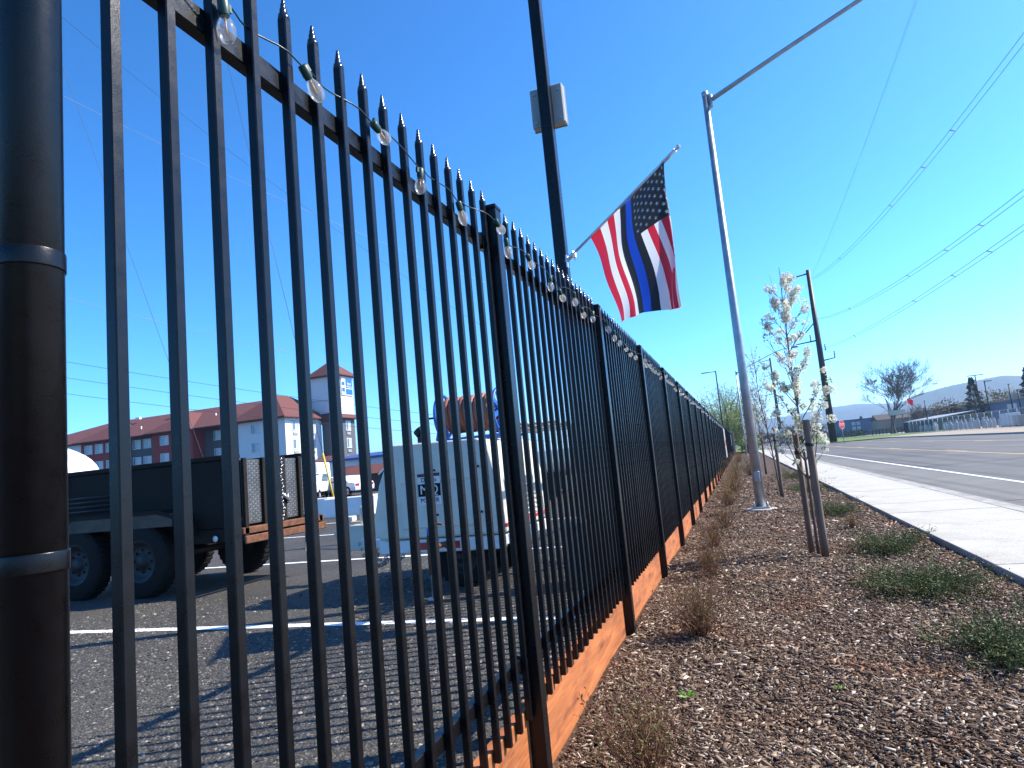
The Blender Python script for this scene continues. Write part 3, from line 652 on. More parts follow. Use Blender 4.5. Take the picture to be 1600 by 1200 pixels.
def blossom_tree(label, x, y, height, n_br, clusters, dense, stakes, spread=.42):
    t = thing('pear_sapling', label, 'tree', (x, y, 0), group='young street trees')
    b = MB(); pts, rad = grow((0,0,-.05), (0,0,1), height*.97, .021, 16, .020, (0,0,.2)); b.tube(pts, [max(.004, r_*.95) for r_ in rad], 8)
    tips = []
    for k in range(n_br):
        f_ = .26+.68*(k/n_br)**.9; i = min(15, int(f_*16)); az = k*2.4+random.uniform(-.4,.4)
        ln = spread*(1.30-f_)*random.uniform(.9,1.5)+.10
        bp, br_ = grow(pts[i], (math.cos(az)*.62, math.sin(az)*.62, .85), ln*1.5, .0085*(1.35-f_), 7, .08, (0,0,.9))
        b.tube(bp, [max(.0018, q) for q in br_], 5); tips += [(bp[j], f_) for j in (2,3,4,5,6,7)]
        for s_ in range(2):
            j = random.choice((2,3,4)); a2 = az+random.uniform(-1.2,1.2)
            sp_, sr = grow(bp[j], (math.cos(a2)*.8, math.sin(a2)*.8, .6), ln*.5, .0045, 4, .1, (0,0,.5)); b.tube(sp_, [max(.0014, q) for q in sr], 4); tips += [(sp_[q_], f_) for q_ in (2,3,4)]
    for i in range(9, 17): tips.append((pts[i], 1))
    b.build('trunk', M['bark'], t)
    P = []; D = []; PL = []; DL = []
    random.shuffle(tips)
    for (c, f_) in tips[:clusters]:
        nf = dense if dense < 4 else int(dense*random.uniform(.5,2.2)); rad_c = .050 if dense > 3 else .03
        for q in range(nf):
            dv = Vector((random.gauss(0,1), random.gauss(0,1), random.gauss(.35,1))).normalized(); fc_ = Vector(c)+dv*rad_c*random.uniform(.35,1.15)
            a = dv.orthogonal().normalized(); e = dv.cross(a)
            for s_ in range(5):
                th = 6.283*s_/5; P.append(fc_); D.append((a*math.cos(th)+e*math.sin(th))+dv*.35)
        for q in range(random.randint(2,6) if f_ > .6 else random.randint(6,14)):
            dv = Vector((random.gauss(0,1), random.gauss(0,1), random.gauss(.3,.8))).normalized(); PL.append(Vector(c)+dv*.012); DL.append(dv)
    P, D, PL, DL = (np.array([tuple(q) for q in A]) for A in (P, D, PL, DL))
    if dense > 3:
        v1, f1 = leaves(P, rng.uniform(.014,.021,len(P)), rng.uniform(.012,.018,len(P)), D); o = np_obj('blossom', v1, f1, M['petal'], t)
        v2, f2 = leaves(PL, rng.uniform(.022,.05,len(PL)), rng.uniform(.012,.022,len(PL)), DL); np_obj('foliage', v2, f2, M['pearleaf'], t)
    else:
        v1, f1 = leaves(P, rng.uniform(.018,.032,len(P)), rng.uniform(.012,.02,len(P)), D); np_obj('blossom', v1, f1, M['bud'], t)
    for (sx, sy_, sh, sr, rz) in stakes:
        s_ = thing('tree_stake', 'weathered wooden stake %s' % rz, 'stake', (x+sx, y+sy_, 0), group='tree stakes')
        b = MB(); b.lathe([(.0001,-.1),(sr,-.1),(sr*1.02,.3),(sr*.97,sh-.02),(sr*.85,sh),(.0001,sh+.002)], n=12); b.build('pole', M['stake'], s_)
        b = MB(); b.lathe([(sr+.002,0),(sr+.006,.003),(sr+.006,.04),(sr+.002,.043)], (0,0,sh*.80), n=12)
        b.tube([(0,0,sh*.80+.02), (-sx,-sy_,sh*.80+.03)], .008, 6); b.build('tie', M['tie'], s_)
    return t
random.seed(21)
blossom_tree('nearest young pear tree covered in white blossom between two stakes', .69, 8.62, 3.62, 30, 150, 19, [(.055,-.20,1.53,.042,'nearest, thick, on the right front of the blossoming pear tree'), (-.055,.14,1.42,.034,'nearest pair, on the left back of the blossoming pear tree')], spread=.34)
random.seed(5)
blossom_tree('second young street tree with sparse pinkish buds behind the galvanised pole', .74, 17.1, 3.85, 26, 170, 3, [(.03,-.12,1.62,.036,'of the second sapling, just right of the galvanised pole')], spread=.42)
blossom_tree('third young street tree with sparse buds along the sidewalk', .80, 29.3, 3.9, 24, 150, 3, [(.03,-.12,1.6,.036,'of the third sapling along the sidewalk')], spread=.45)
blossom_tree('fourth young street tree with white blossom far down the bed', .80, 41.5, 3.8, 22, 120, 7, [], spread=.5)
blossom_tree('fifth young street tree with white blossom at the far end of the bed', .6, 54, 3.9, 22, 120, 7, [], spread=.5)

def twig_shrub(label, x, y, h, n, leafm, spread=.5, leafn=6, stemr=.0022):
    t = thing('twiggy_shrub', label, 'shrub', (x, y, 0), group='shrubs along the fence')
    b = MB(); P = []; D = []
    for i in range(n):
        az = random.uniform(0, 6.283); lean = abs(random.gauss(0, spread)); lean *= 1.35; ln = h*random.uniform(.45,1.12)
        r_ = random.uniform(0, .05)*h*2
        pts, rad = grow((math.cos(az)*r_, math.sin(az)*r_, -.02), (math.cos(az)*lean, math.sin(az)*lean, 1), ln, stemr*random.uniform(.7,1.3), 5, .10, (0,0,.2))
        b.tube(pts, [max(stemr*.45, q) for q in rad], 3, caps=False)
        for k in range(2):
            j = random.choice((2,3,4)); a2 = random.uniform(0, 6.283); sp_, sr = grow(pts[j], (math.cos(a2), math.sin(a2), .9), ln*.28, stemr*.6, 3, .15); b.tube(sp_, [max(stemr*.35, q) for q in sr], 3, caps=False)
            for q in sp_[1:]: P.append(tuple(q)); D.append((random.gauss(0,1), random.gauss(0,1), random.gauss(.6,.8)))
        for k in range(leafn):
            q = Vector(pts[random.randint(1,4)]).lerp(Vector(pts[-1]), random.random()); P.append(tuple(q)); D.append((random.gauss(0,1), random.gauss(0,1), random.gauss(.6,.8)))
    b.build('stems', M['twig'], t)
    P = np.array(P); v1, f1 = leaves(P, rng.uniform(.012,.028,len(P)), rng.uniform(.005,.010,len(P)), np.array(D)); np_obj('foliage', v1, f1, leafm, t)
    return t
random.seed(11)
twig_shrub('nearest twiggy reddish shrub at the bottom edge beside the kickboard', -.54, 2.95, .40, 110, M['shrubleaf'], .55)
twig_shrub('bushy red-brown shrub second from the camera along the fence', -.44, 5.06, .46, 150, M['shrubleaf'], .5)
twig_shrub('third reddish shrub from the camera along the fence', -.47, 7.35, .42, 110, M['shrubleaf'], .55)
twig_shrub('fourth, low brownish shrub from the camera along the fence', -.50, 9.5, .40, 90, M['shrubleaf'], .6, stemr=.003)
twig_shrub('fifth reddish shrub along the fence, just left of the galvanised pole', -.40, 11.5, .45, 90, M['shrubleaf'], .55, stemr=.003)
twig_shrub('yellowing shrub along the fence beyond the galvanised pole', -.42, 15.6, .62, 90, M['yellowleaf'], .5, 14, .004)
twig_shrub('second yellow-green shrub along the fence beyond the galvanised pole', -.32, 20, .75, 90, M['yellowleaf'], .5, 18, .004)
twig_shrub('green leafy shrub far along the fence', -.35, 27, .9, 90, M['greenleaf'], .5, 24, .005)
twig_shrub('green leafy shrub right of the far bed path', .2, 29, .85, 80, M['greenleaf'], .5, 24, .005)
twig_shrub('orange-brown shrub at the far end of the bed', -.3, 50, 1.0, 80, M['yellowleaf'], .6, 20, .007)
twig_shrub('small dry red shrub near the sidewalk beyond the tree stakes', 1.36, 10.6, .22, 60, M['shrubleaf'], .8)

def creeper(label, x, y, rx, ry, n, h=.20):
    t = thing('creeping_shrub', label, 'shrub', (x, y, 0), group='low green creepers near the sidewalk')
    b = MB(); P = []; D = []
    for i in range(n):
        az = random.uniform(0, 6.283); ln = random.uniform(.45,1.1)
        p0 = Vector((random.gauss(0,.14)*rx, random.gauss(0,.14)*ry, 0)); up = random.uniform(.1,.55)
        pts, rad = grow(p0, (math.cos(az)*rx, math.sin(az)*ry, up*h*2.2), ln*math.hypot(math.cos(az)*rx, math.sin(az)*ry), .0028, 8, .09, (0,0,-.15))
        pts = [Vector((q.x, q.y, max(.012, min(q.z, h*1.7)))) for q in pts]; b.tube(pts, [max(.0011, q) for q in rad], 3, caps=False)
        for j in range(1, 8):
            dr = (pts[j+1]-pts[j]).normalized() if j < 8 else Vector((0,0,1))
            for k in range(3):
                s_ = Vector((random.gauss(0,1), random.gauss(0,1), random.gauss(.4,.7))).normalized(); q0 = pts[j].lerp(pts[min(8, j+1)], random.random())
                for m_ in range(6):
                    q = q0+(s_*.6+dr*.6)*.018*m_; P.append(tuple(q)); D.append(tuple(s_*.8+dr*.7+Vector((random.gauss(0,.6), random.gauss(0,.6), random.gauss(0,.6)))))
    b.build('stems', M['twig'], t); P = np.array(P)
    v1, f1 = leaves(P, rng.uniform(.012,.024,len(P)), rng.uniform(.006,.011,len(P)), np.array(D)); np_obj('foliage', v1, f1, M['juniper'], t)
random.seed(4)
creeper('widest dark green creeper spreading beside the sidewalk edge', 1.27, 6.45, .52, .62, 150)
creeper('mid-sized green creeper just behind the widest one near the sidewalk', 1.40, 8.5, .42, .60, 100)
creeper('green creeper cut off by the right edge of the picture', 1.38, 4.62, .42, .50, 140)
creeper('small green creeper behind the tree stakes near the sidewalk', 1.36, 12.8, .45, .8, 90)
creeper('green creeper patch far along the sidewalk edge', 1.45, 18.5, .5, 2.0, 120, .2)
creeper('farthest green creeper patch along the sidewalk edge', 1.5, 25, .5, 3.0, 120, .3)

def weed(label, x, y, r_, n):
    t = thing('weed', label, 'weed', (x, y, 0), group='small weeds in the bark')
    az = rng.uniform(0, 6.283, n); P = np.stack([np.cos(az)*.006, np.sin(az)*.006, np.full(n, .012)], -1); D = np.stack([np.cos(az), np.sin(az), rng.uniform(.25,1.1,n)], -1)
    v1, f1 = leaves(P, rng.uniform(.6,1.1,n)*r_, rng.uniform(.3,.45,n)*r_, D); np_obj('leaf_rosette', v1, f1, M['weed'], t)
weed('bright green weed on the bark left of the middle', -.44, 3.82, .05, 14); weed('small green weed in the middle of the bark bed', .33, 3.98, .035, 10)
weed('tiny green weed low on the bark bed', .22, 3.02, .03, 9); weed('small weed near the fence on the bark', -.50, 3.25, .03, 10)

# ================================================================== vehicles and machines in the lot
def wheel(parent, x, y, z, r_, wd, side=-1, hub='steel_dark'):
    """wheel with its axle along Y; side -1 shows its hub towards -Y"""
    b = MB(); b.lathe([(r_*.60,-wd/2),(r_*.92,-wd/2),(r_,-wd/2+.03),(r_,wd/2-.03),(r_*.92,wd/2),(r_*.60,wd/2)], (0,0,0), (0,1,0), 32)
    for k in range(36):
        a = 6.283*k/36; c, s_ = math.cos(a), math.sin(a); b.beam((c*r_,-wd*.38,s_*r_), (c*r_,wd*.38,s_*r_), .035*r_/.4, .018, up=(c,0,s_))
    ty = b.build('wheel', M['rubber'], parent, loc=(x, y, z))
    b = MB(); s_ = side; b.lathe([(.0001,s_*wd*.30),(r_*.16,s_*wd*.34),(r_*.20,s_*wd*.18),(r_*.46,s_*wd*.22),(r_*.52,s_*wd*.40),(r_*.61,s_*wd*.46),(r_*.61,-s_*wd*.4),(.0001,-s_*wd*.35)], (0,0,0), (0,1,0), 24)
    for k in range(8):
        a = 6.283*k/8; b.tube([(math.cos(a)*r_*.30, s_*wd*.18, math.sin(a)*r_*.30), (math.cos(a)*r_*.30, s_*wd*.30, math.sin(a)*r_*.30)], r_*.035, 6)
    b.build('rim', M[hub], ty)
    return ty

# dump trailer, axis along X, tailgate towards +X
dt = thing('dump_trailer', 'black tandem-axle dump trailer with diamond-plate tailgate behind the fence', 'trailer', (-5.48, 6.25, LOT))
dt.scale = (1, .90, 1); zt, zb = 1.50, .72
b = MB(); b.box(-4.6,0,0,.045,zb,zt); b.box(-4.6,0,1.555,1.60,zb,zt); b.box(-4.6,-4.555,.045,1.555,zb,zt); b.box(-4.6,0,.045,1.555,zb,zb+.05)
b.box(-4.63,.02,-.03,.05,zt,zt+.055); b.box(-4.63,.02,1.55,1.63,zt,zt+.055); b.build('bed', M['trailer'], dt, bev=.006)
for x_ in (-4.55, -3.6, -2.7, -1.75, -.85, -.06):
    b = MB(); b.box(x_-.04,x_+.04,-.035,0,zb,zt); b.build('stake_pocket', M['trailer'], dt, bev=.004)
b = MB(); b.box(.004,.035,.06,.78,zb+.02,zt-.02); g1 = b.build('tailgate_door', M['plate'], dt, bev=.004)
b = MB(); b.box(.004,.035,.82,1.54,zb+.02,zt-.02); g2 = b.build('tailgate_door', M['plate'], dt, bev=.004)
for gd, y0_ in ((g1, .06), (g2, .82)):
    b = MB()
    for r_ in range(26):
        for c in range(15):
            y_ = y0_+.03+c*.047; z_ = zb+.05+r_*.0275; s_ = 1 if (r_+c) % 2 else -1
            if y_ < y0_+.70: b.beam((.0365,y_-.009,z_-.006*s_), (.0365,y_+.009,z_+.006*s_), .004, .007, up=(1,0,0))
    o = b.build('tread_lugs', M['galv'], gd); o['kind'] = 'stuff'
    for yy in (y0_, y0_+.36, y0_+.70):
        b = MB(); b.box(.036,.075,yy-.03,yy+.035,zb,zt); b.build('door_post', M['trailer'], gd, bev=.004)
b = MB()
for k in range(18):
    a = k*.043; b.lathe([(.010,-.004),(.017,0),(.010,.004),(.006,0),(.010,-.004)], (.095,.74+.012*math.sin(k),zt-.03-a), (1,0,0) if k % 2 else (0,1,0), 8)
b.build('chain', M['chrome'], dt)
b = MB(); b.tube([(.085,.74,1.05),(.10,.86,.96)], .022, 8); b.tube([(.085,.86,.92),(.085,.86,1.04)], .014, 8); b.build('gate_latch', M['chrome'], dt)
b = MB(); b.box(-4.6,.10,-.02,.06,zb-.16,zb-.005); b.box(-4.6,.10,1.54,1.62,zb-.16,zb-.005); b.build('frame_rail', M['trailer'], dt, bev=.006)
b = MB(); b.box(.0,.10,-.05,1.66,zb-.085,zb-.008); b.box(.102,.13,-.05,1.66,zb-.19,zb-.10); b.build('rear_bumper', M['rust'], dt, bev=.008)
b = MB(); b.box(-.10,.02,-.05,.03,zb-.24,zb-.10); b.build('lamp_bracket', M['trailer'], dt)
b = MB(); b.lathe([(.0001,0),(.032,0),(.036,-.012),(.0001,-.02)], (-.30,-.04,zb-.11), (0,1,0), 12); b.build('marker_lamp', M['lamp'], dt)
# fender over the near wheels and toolbox rungs
for ys, ye in ((-.24, -.005), (1.605, 1.84)):
    prof = [(-2.75,.66),(-2.62,.93),(-2.30,.99),(-.95,.99),(-.66,.90),(-.55,.66),(-.60,.66),(-.70,.87),(-.97,.945),(-2.28,.945),(-2.58,.89),(-2.70,.66)]
    b = MB(); b.prism([(x_, ys, z_) for x_, z_ in prof][::-1], (0, ye-ys, 0)); b.build('fender', M['trailer'], dt)
b = MB(); b.box(-2.6,-.75,-.235,-.20,.80,.945); b.build('fender_skirt', mat('dusty_olive', (.075,.062,.045), .8, noise=.4, nscale=5), dt)
for k in range(4):
    b = MB(); b.tube([(-2.55,-.06,1.05+k*.055),(-2.15,-.10,1.05+k*.055),(-1.75,-.06,1.05+k*.055)], .012, 8); b.build('step_rung', M['steel_dark'], dt)
for x_ in (-1.27, -2.29):
    wheel(dt, x_, -.12, .42, .42, .23, -1); wheel(dt, x_, 1.72, .42, .42, .23, 1)
    b = MB(); b.tube([(x_,-.1,.42),(x_,1.7,.42)], .045, 10); b.build('axle', M['steel_dark'], dt)
b = MB(); b.beam((-4.6,.35,.62), (-6.0,.8,.62), .09, .14); b.beam((-4.6,1.25,.62), (-6.0,.8,.62), .09, .14); b.build('tongue', M['trailer'], dt)
b = MB(); b.add([(.16,1.08,.30),(.16,1.28,.28),(.16,1.30,.50),(.16,1.10,.52)], [(0,1,2,3)]); b.prism([(.15,1.08,.30),(.15,1.28,.28),(.15,1.30,.50),(.15,1.10,.52)], (.004,0,0)); b.build('mud_flap', M['box_grey'], dt)

# towable compressor with a hose reel on its roof
cp_ = thing('compressor_trailer', 'cream towable compressor with rounded housing behind the fence', 'compressor', (-2.20, 5.98, LOT))
b = MB(); prof = [(-1.33,.50),(-1.40,.62),(-1.30,1.05),(-1.12,1.44),(-.20,1.42),(-.10,1.38),(-.02,.98),(.0,.50)]
b.prism([(x_, 0, z_) for x_, z_ in prof][::-1], (0, 1.55, 0)); hs = b.build('housing', M['cream'], cp_, bev=.025, seg=3)
b = MB(); b.box(-1.05,-.25,-.012,.002,.60,1.02); b.box(-1.05,-.25,-.012,.002,1.045,1.30); b.build('side_panel', M['cream'], cp_, bev=.006)
for x_ in (-1.16, -.66, -.20):
    for z_ in (.72, 1.15):
        b = MB(); b.tube([(x_,-.004,z_),(x_,-.022,z_)], .012, 8); b.build('panel_latch', M['steel_dark'], cp_)
# louvres and red stripes on the sunlit end
for k in range(7):
    b = MB(); b.beam((-.004+.05*0,.35,.62+k*.05), (-.004,1.2,.62+k*.05), .03, .012); b.build('louvre', M['cream'], cp_)
for z_ in (.56,):
    b = MB(); b.box(.002,.008,.06,1.5,z_,z_+.03); b.build('red_stripe', M['red'], cp_)
b = MB(); b.box(-.845,-.605,-.021,-.0145,.82,1.12); dec = b.build('decal', M['white'], cp_)
dk = mat('decal_maroon', (.10,.012,.02), .5)
b = MB(); b.box(-.845,-.605,-.0245,-.0215,1.095,1.125); b.build('decal_band', dk, dec)
b = MB(); b.box(-.845,-.605,-.0245,-.0215,.905,1.025); b.build('decal_band', M['rubber'], dec)
text_mesh('decal_text', 'Denyo', .062, dk, dec, (-.725,-.0235,1.062), (R(90),0,0)); text_mesh('decal_text', 'MQ', .125, M['white'], dec, (-.725,-.0265,.965), (R(90),0,0), .003); text_mesh('decal_text', 'POWER', .058, dk, dec, (-.725,-.0235,.865), (R(90),0,0))
b = MB(); b.box(-1.35,-.02,.02,.12,.36,.49); b.box(-1.35,-.02,1.43,1.53,.36,.49); b.box(-1.35,-1.25,.12,1.43,.38,.48); b.box(-.12,-.02,.12,1.43,.38,.48); b.build('chassis', M['white'], cp_, bev=.01)
for k, (x0_, x1_) in enumerate(((-.98,-.80),(-.80,-.62),(-.62,-.46),(-.46,-.30))):
    b = MB(); b.box(x0_,x1_-.002,.014,.018,.39,.46); b.build('reflector', M['white'] if k % 2 else M['red'], cp_)
b = MB(); b.beam((-1.3,.3,.42), (-2.0,.76,.42), .08, .10); b.beam((-1.3,1.25,.42), (-2.0,.78,.42), .08, .10); b.build('tongue', M['white'], cp_, bev=.008)
b = MB(); b.box(-2.12,-1.92,.68,.86,.34,.62); b.tube([(-2.1,.77,.58),(-2.26,.77,.60),(-2.34,.77,.53),(-2.30,.77,.46)], .035, 10); b.tube([(-1.98,.77,.62),(-1.98,.77,.82)], .03, 10); b.tube([(-1.98,.77,.82),(-1.84,.77,.86)], .018, 8); b.box(-2.30,-2.10,.70,.84,.66,.72)
b.build('hitch', M['cream'], cp_, bev=.006)
for sy_ in (.62, .90):
    b = MB()
    for k in range(14):
        tt = k/13; c = Vector((-1.95+.28*tt, sy_, .42-.36*math.sin(math.pi*tt)*.75)); b.lathe([(.012,-.006),(.022,0),(.012,.006),(.006,0),(.012,-.006)], c, (1,0,0) if k % 2 else (0,1,0), 8)
    b.build('safety_chain', M['chain'], cp_)
for sy_ in (.55, .98):
    b = MB()
    for k in range(20):
        tt = k/19; c = Vector((-1.80+.30*tt+.03*math.sin(9*tt), sy_+.04*math.sin(14*tt), .50-.40*math.sin(math.pi*tt)*.8)); b.lathe([(.014,-.007),(.026,0),(.014,.007),(.007,0),(.014,-.007)], c, (1,0,0) if k % 2 else (0,1,0), 8)
    b.build('safety_chain', M['chain'], cp_)
b = MB(); b.tube([(-.56,-.40,.02),(-.56,-.40,.46)], .030, 12); b.lathe([(.0001,0),(.075,0),(.075,.012),(.0001,.014)], (-.56,-.40,.0), n=16); jk = b.build('jack', M['galv'], cp_)
b = MB(); b.tube([(-.56,-.40,.22),(-.56,-.40,.56)], .042, 12); b.build('jack_sleeve', M['rust'], jk)
b = MB(); b.tube([(-.56,-.40,.56),(-.56,-.40,.63)], .035, 12); b.build('jack_cap', M['blue'], jk)
b = MB(); b.tube([(-.56,-.40,.63),(-.56,-.40,.68),(-.44,-.40,.66)], .012, 8); b.tube([(-.56,-.36,.46),(-.56,.05,.44)], .028, 8); b.build('jack_crank', M['rust'], jk)
for y_ in (-.02, 1.57): wheel(cp_, -.52, y_+.26 if y_ < 0 else y_-.26, .30, .30, .18, -1 if y_ < 0 else 1, 'steel_dark')
b = MB(); b.tube([(-.52,.1,.30),(-.52,1.45,.30)], .03, 8); b.build('axle', M['steel_dark'], cp_)
b = MB(); b.tube([(-1.02,.5,1.43),(-1.02,.5,1.55)], .05, 12); b.tube([(-1.02,.5,1.55),(-1.06,.5,1.60)], .062, 12); b.build('exhaust_stack', M['steel_dark'], cp_)
# hose reel on the roof
hr = thing('hose_reel', 'blue hose reel wound with orange-red hose standing on the compressor roof', 'hose reel', (-2.90, 6.28, LOT+1.42))
for x_ in (-.02, .62):
    b = MB(); b.lathe([(.215,-.012),(.24,-.012),(.24,.012),(.215,.012),(.215,-.012)], (x_,.15,.28), (1,0,0), 28)
    for k in range(4):
        a = k*math.pi/4+.3; b.beam((x_,.15+.22*math.cos(a),.28+.22*math.sin(a)), (x_,.15-.22*math.cos(a),.28-.22*math.sin(a)), .02, .045)
    b.build('flange', M['blue'], hr)
b = MB(); b.tube([(-.06,.15,.28),(.66,.15,.28)], .03, 10); b.build('hub', M['blue'], hr)
b = MB()
pts = []; nturn = 9
for k in range(nturn*20+1):
    a = 6.283*k/20; x_ = .05+.50*(k/(nturn*20)); pts.append((x_, .15+(.165+.006*math.sin(k*.37))*math.cos(a), .28+(.165+.006*math.sin(k*.53))*math.sin(a)))
b.tube(pts, .034, 8); b.build('hose', M['hose'], hr)
b = MB(); b.box(-.06,.66,.0,.05,.004,.04); b.box(-.06,.66,.26,.31,.004,.04)
for x_ in (-.05, .65): b.beam((x_,.02,.03), (x_,.15,.28), .03, .04); b.beam((x_,.28,.03), (x_,.15,.28), .03, .04)
b.build('stand', M['blue'], hr)
b = MB(); b.tube([(-.06,.15,.28),(-.20,.15,.28),(-.22,.15,.22),(-.30,.15,.22)], .012, 8); b.build('crank', M['steel_dark'], hr)

# white block barriers
for (x_, y_, l_, rz, lab) in ((-13.9,19.9,.75,.1,'white concrete block left of the long one, near the yellow guard pipe'), (-11.9,18.6,1.6,.32,'long white concrete block between the dump trailer and the compressor'), (-11.55,19.7,.9,.0,'white concrete block partly hidden behind the compressor')):
    t = thing('barrier_block', lab, 'barrier', (x_, y_, LOT), rz, 'white barrier blocks')
    b = MB(); b.prism([(-l_/2,-.30,0),(-l_/2,.30,0),(-l_/2,.30,.10),(-l_/2,.24,.60),(-l_/2,-.24,.60),(-l_/2,-.30,.10)][::-1], (l_,0,0)); b.build('block', M['white'], t, bev=.02)
    b = MB(); b.tube([(-.15,0,.58),(-.12,0,.68),(.12,0,.68),(.15,0,.58)], .012, 8); b.build('lifting_loop', M['rust'], t)
# yellow guy guard and its anchor wire
gg = thing('guy_guard', 'yellow plastic guard pipe slanting on a guy wire in the lot', 'guard pipe', (-15.4, 23.0, LOT))
b = MB(); b.tube([(0,0,0),(-.62,.2,2.3)], .04, 8); b.build('pipe', M['yellowpipe'], gg)
b = MB(); b.tube([(-.62,.2,2.3),(-6.5,2.1,24)], .012, 4); b.build('guy_wire', M['wire'], gg)

# ------------------------------------------------------------------ cars and trucks
def car(label, loc, rz, paint, cat='car', kind='car', group=None):
    t = thing('parked_car' if cat != 'truck' else 'parked_truck', label, cat, loc, rz, group)
    if kind == 'car': prof = [(-2.2,.35),(-2.25,.62),(-2.15,.92),(-1.5,.98),(-.95,1.42),(.45,1.46),(1.15,1.0),(2.0,.88),(2.25,.62),(2.2,.35)]; win = [(-1.42,.99),(-.92,1.37),(.42,1.40),(1.02,1.0)]; L_ = (-1.4, 1.4)
    elif kind == 'pickup': prof = [(-2.7,.5),(-2.7,1.12),(-.75,1.14),(-.62,1.80),(.75,1.82),(1.30,1.22),(2.5,1.12),(2.6,.8),(2.55,.5)]; win = [(-.6,1.2),(-.52,1.72),(.70,1.74),(1.12,1.22)]; L_ = (-1.75, 1.75)
    m_ = mat('car_paint', paint, .25, spec=.6)
    b = MB(); b.prism([(x_, -.88, z_) for x_, z_ in prof][::-1], (0,1.76,0)); bo = b.build('body', m_, t, bev=.06, seg=2)
    for sy_ in (-.885, .875):
        b = MB(); b.prism([(x_, sy_, z_) for x_, z_ in win][::-1], (0,.012,0)); b.build('side_window', M['pane'], t)
    w0 = win[2:]; b = MB(); b.add([(w0[1][0]+.13,-.72,w0[1][1]+.01),(w0[1][0]+.13,.72,w0[1][1]+.01),(w0[0][0]+.13,.66,w0[0][1]),(w0[0][0]+.13,-.66,w0[0][1])], [(0,1,2,3)]); b.build('windscreen', M['pane'], t)
    fx = max(p[0] for p in prof); rx = min(p[0] for p in prof)
    for sy_ in (-.62, .62):
        b = MB(); b.box(fx-.03,fx+.012,sy_-.16,sy_+.16,.62,.76); b.build('headlight', M['lamp'], t); b = MB(); b.box(rx-.012,rx+.03,sy_-.15,sy_+.15,.68,.86); b.build('tail_light', M['tail'], t)
    for x_ in L_:
        for sy_ in (-.80, .80): wheel(t, x_, sy_, .34, .34, .22, -1 if sy_ < 0 else 1, 'galv')
    return t
car('dark car far down the road between the saplings', (8.6, 152, ROAD), R(90), (.04,.04,.05), group='cars on the road')
car('reddish car farther down the road right of the dark one', (11.6, 190, ROAD), R(90), (.35,.10,.12), group='cars on the road')
car('white sedan parked far in the lot in front of the brown hut', (-27.6, 42.5, LOT), R(160), (.75,.75,.75), group='white vehicles parked far in the lot')
car('white pickup parked far in the lot beside the camper', (-28.9, 40.5, LOT), R(-70), (.72,.72,.73), 'pickup', 'pickup', 'white vehicles parked far in the lot')
# white camper trailer
t = thing('camper_trailer', 'white boxy camper trailer parked far in the lot', 'camper', (-30.2, 42.0, LOT), R(10))
b = MB(); b.prism([(-2.2,-1.1,.62),(-2.3,-1.1,1.4),(-2.0,-1.1,2.55),(1.1,-1.1,2.6),(1.2,-1.1,.62)][::-1], (0,2.2,0)); b.build('body', M['white'], t, bev=.12, seg=3)
b = MB(); b.box(-1.3,-.2,-1.115,-1.10,1.5,2.1); b.build('window', M['curtain'], t); b = MB(); b.box(.3,.85,-1.115,-1.10,.7,2.3); b.build('door', M['white'], t, bev=.01)
b = MB(); b.box(-1.6,-.5,-.5,.5,2.6,2.85); b.build('roof_unit', M['white'], t, bev=.08, seg=2)
for x_ in (-.9, -.1): wheel(t, x_, -.95, .36, .36, .22); wheel(t, x_, .95, .36, .36, .22, 1)
b = MB(); b.box(-2.1,1.1,-1.0,1.0,.45,.62); b.build('chassis', M['steel_dark'], t)
# white tank trailer, only its rounded top shows over the dump trailer
t = thing('tank_trailer', 'white rounded tank top showing above the dump trailer at the left', 'tank', (-14.8, 10.3, LOT))
b = MB(); b.lathe([(.0001,-2.6),(.45,-2.55),(.75,-2.35),(.9,-2.0),(.9,1.2),(.78,1.5),(.45,1.68),(.0001,1.72)], (0,0,1.48), (1,0,0), 28); b.build('tank', M['white'], t)
b = MB(); b.lathe([(.28,0),(.28,.08),(.24,.10),(.0001,.11)], (-.3,0,2.34), n=20); b.build('hatch', M['white'], t)
b = MB(); b.box(-2.4,1.5,-.6,.6,.45,.62); b.build('chassis', M['steel_dark'], t)
for y_ in (-.75, .75): wheel(t, -.4, y_, .4, .4, .22, -1 if y_ < 0 else 1)
# flatbed with a dark rack behind the fence
t = thing('rack_trailer', 'dark flatbed trailer with a pipe rack seen in slivers through the fence', 'trailer', (-6.2, 21.5, LOT), R(8))
b = MB(); b.box(-1.1,1.1,-3,3,.7,.82); b.build('deck', M['trailer'], t)
for x_ in (-1.05, 1.05):
    for y_ in (-2.9, -1, 1, 2.9):
        b = MB(); b.box(x_-.04,x_+.04,y_-.04,y_+.04,.82,2.15); b.build('rack_post', M['trailer'], t)
    b = MB(); b.box(x_-.04,x_+.04,-3,3,2.15,2.24); b.build('rack_rail', M['trailer'], t)
for k in range(9):
    b = MB(); b.tube([(-.85+.2*k,-2.95,2.28+.02*(k % 2)),(-.85+.2*k,2.95,2.28)], .05, 8); b.build('pipe', M['box_grey'], t)
for y_ in (-.5, .5): wheel(t, 0, y_, .36, .36, 2.0, -1)

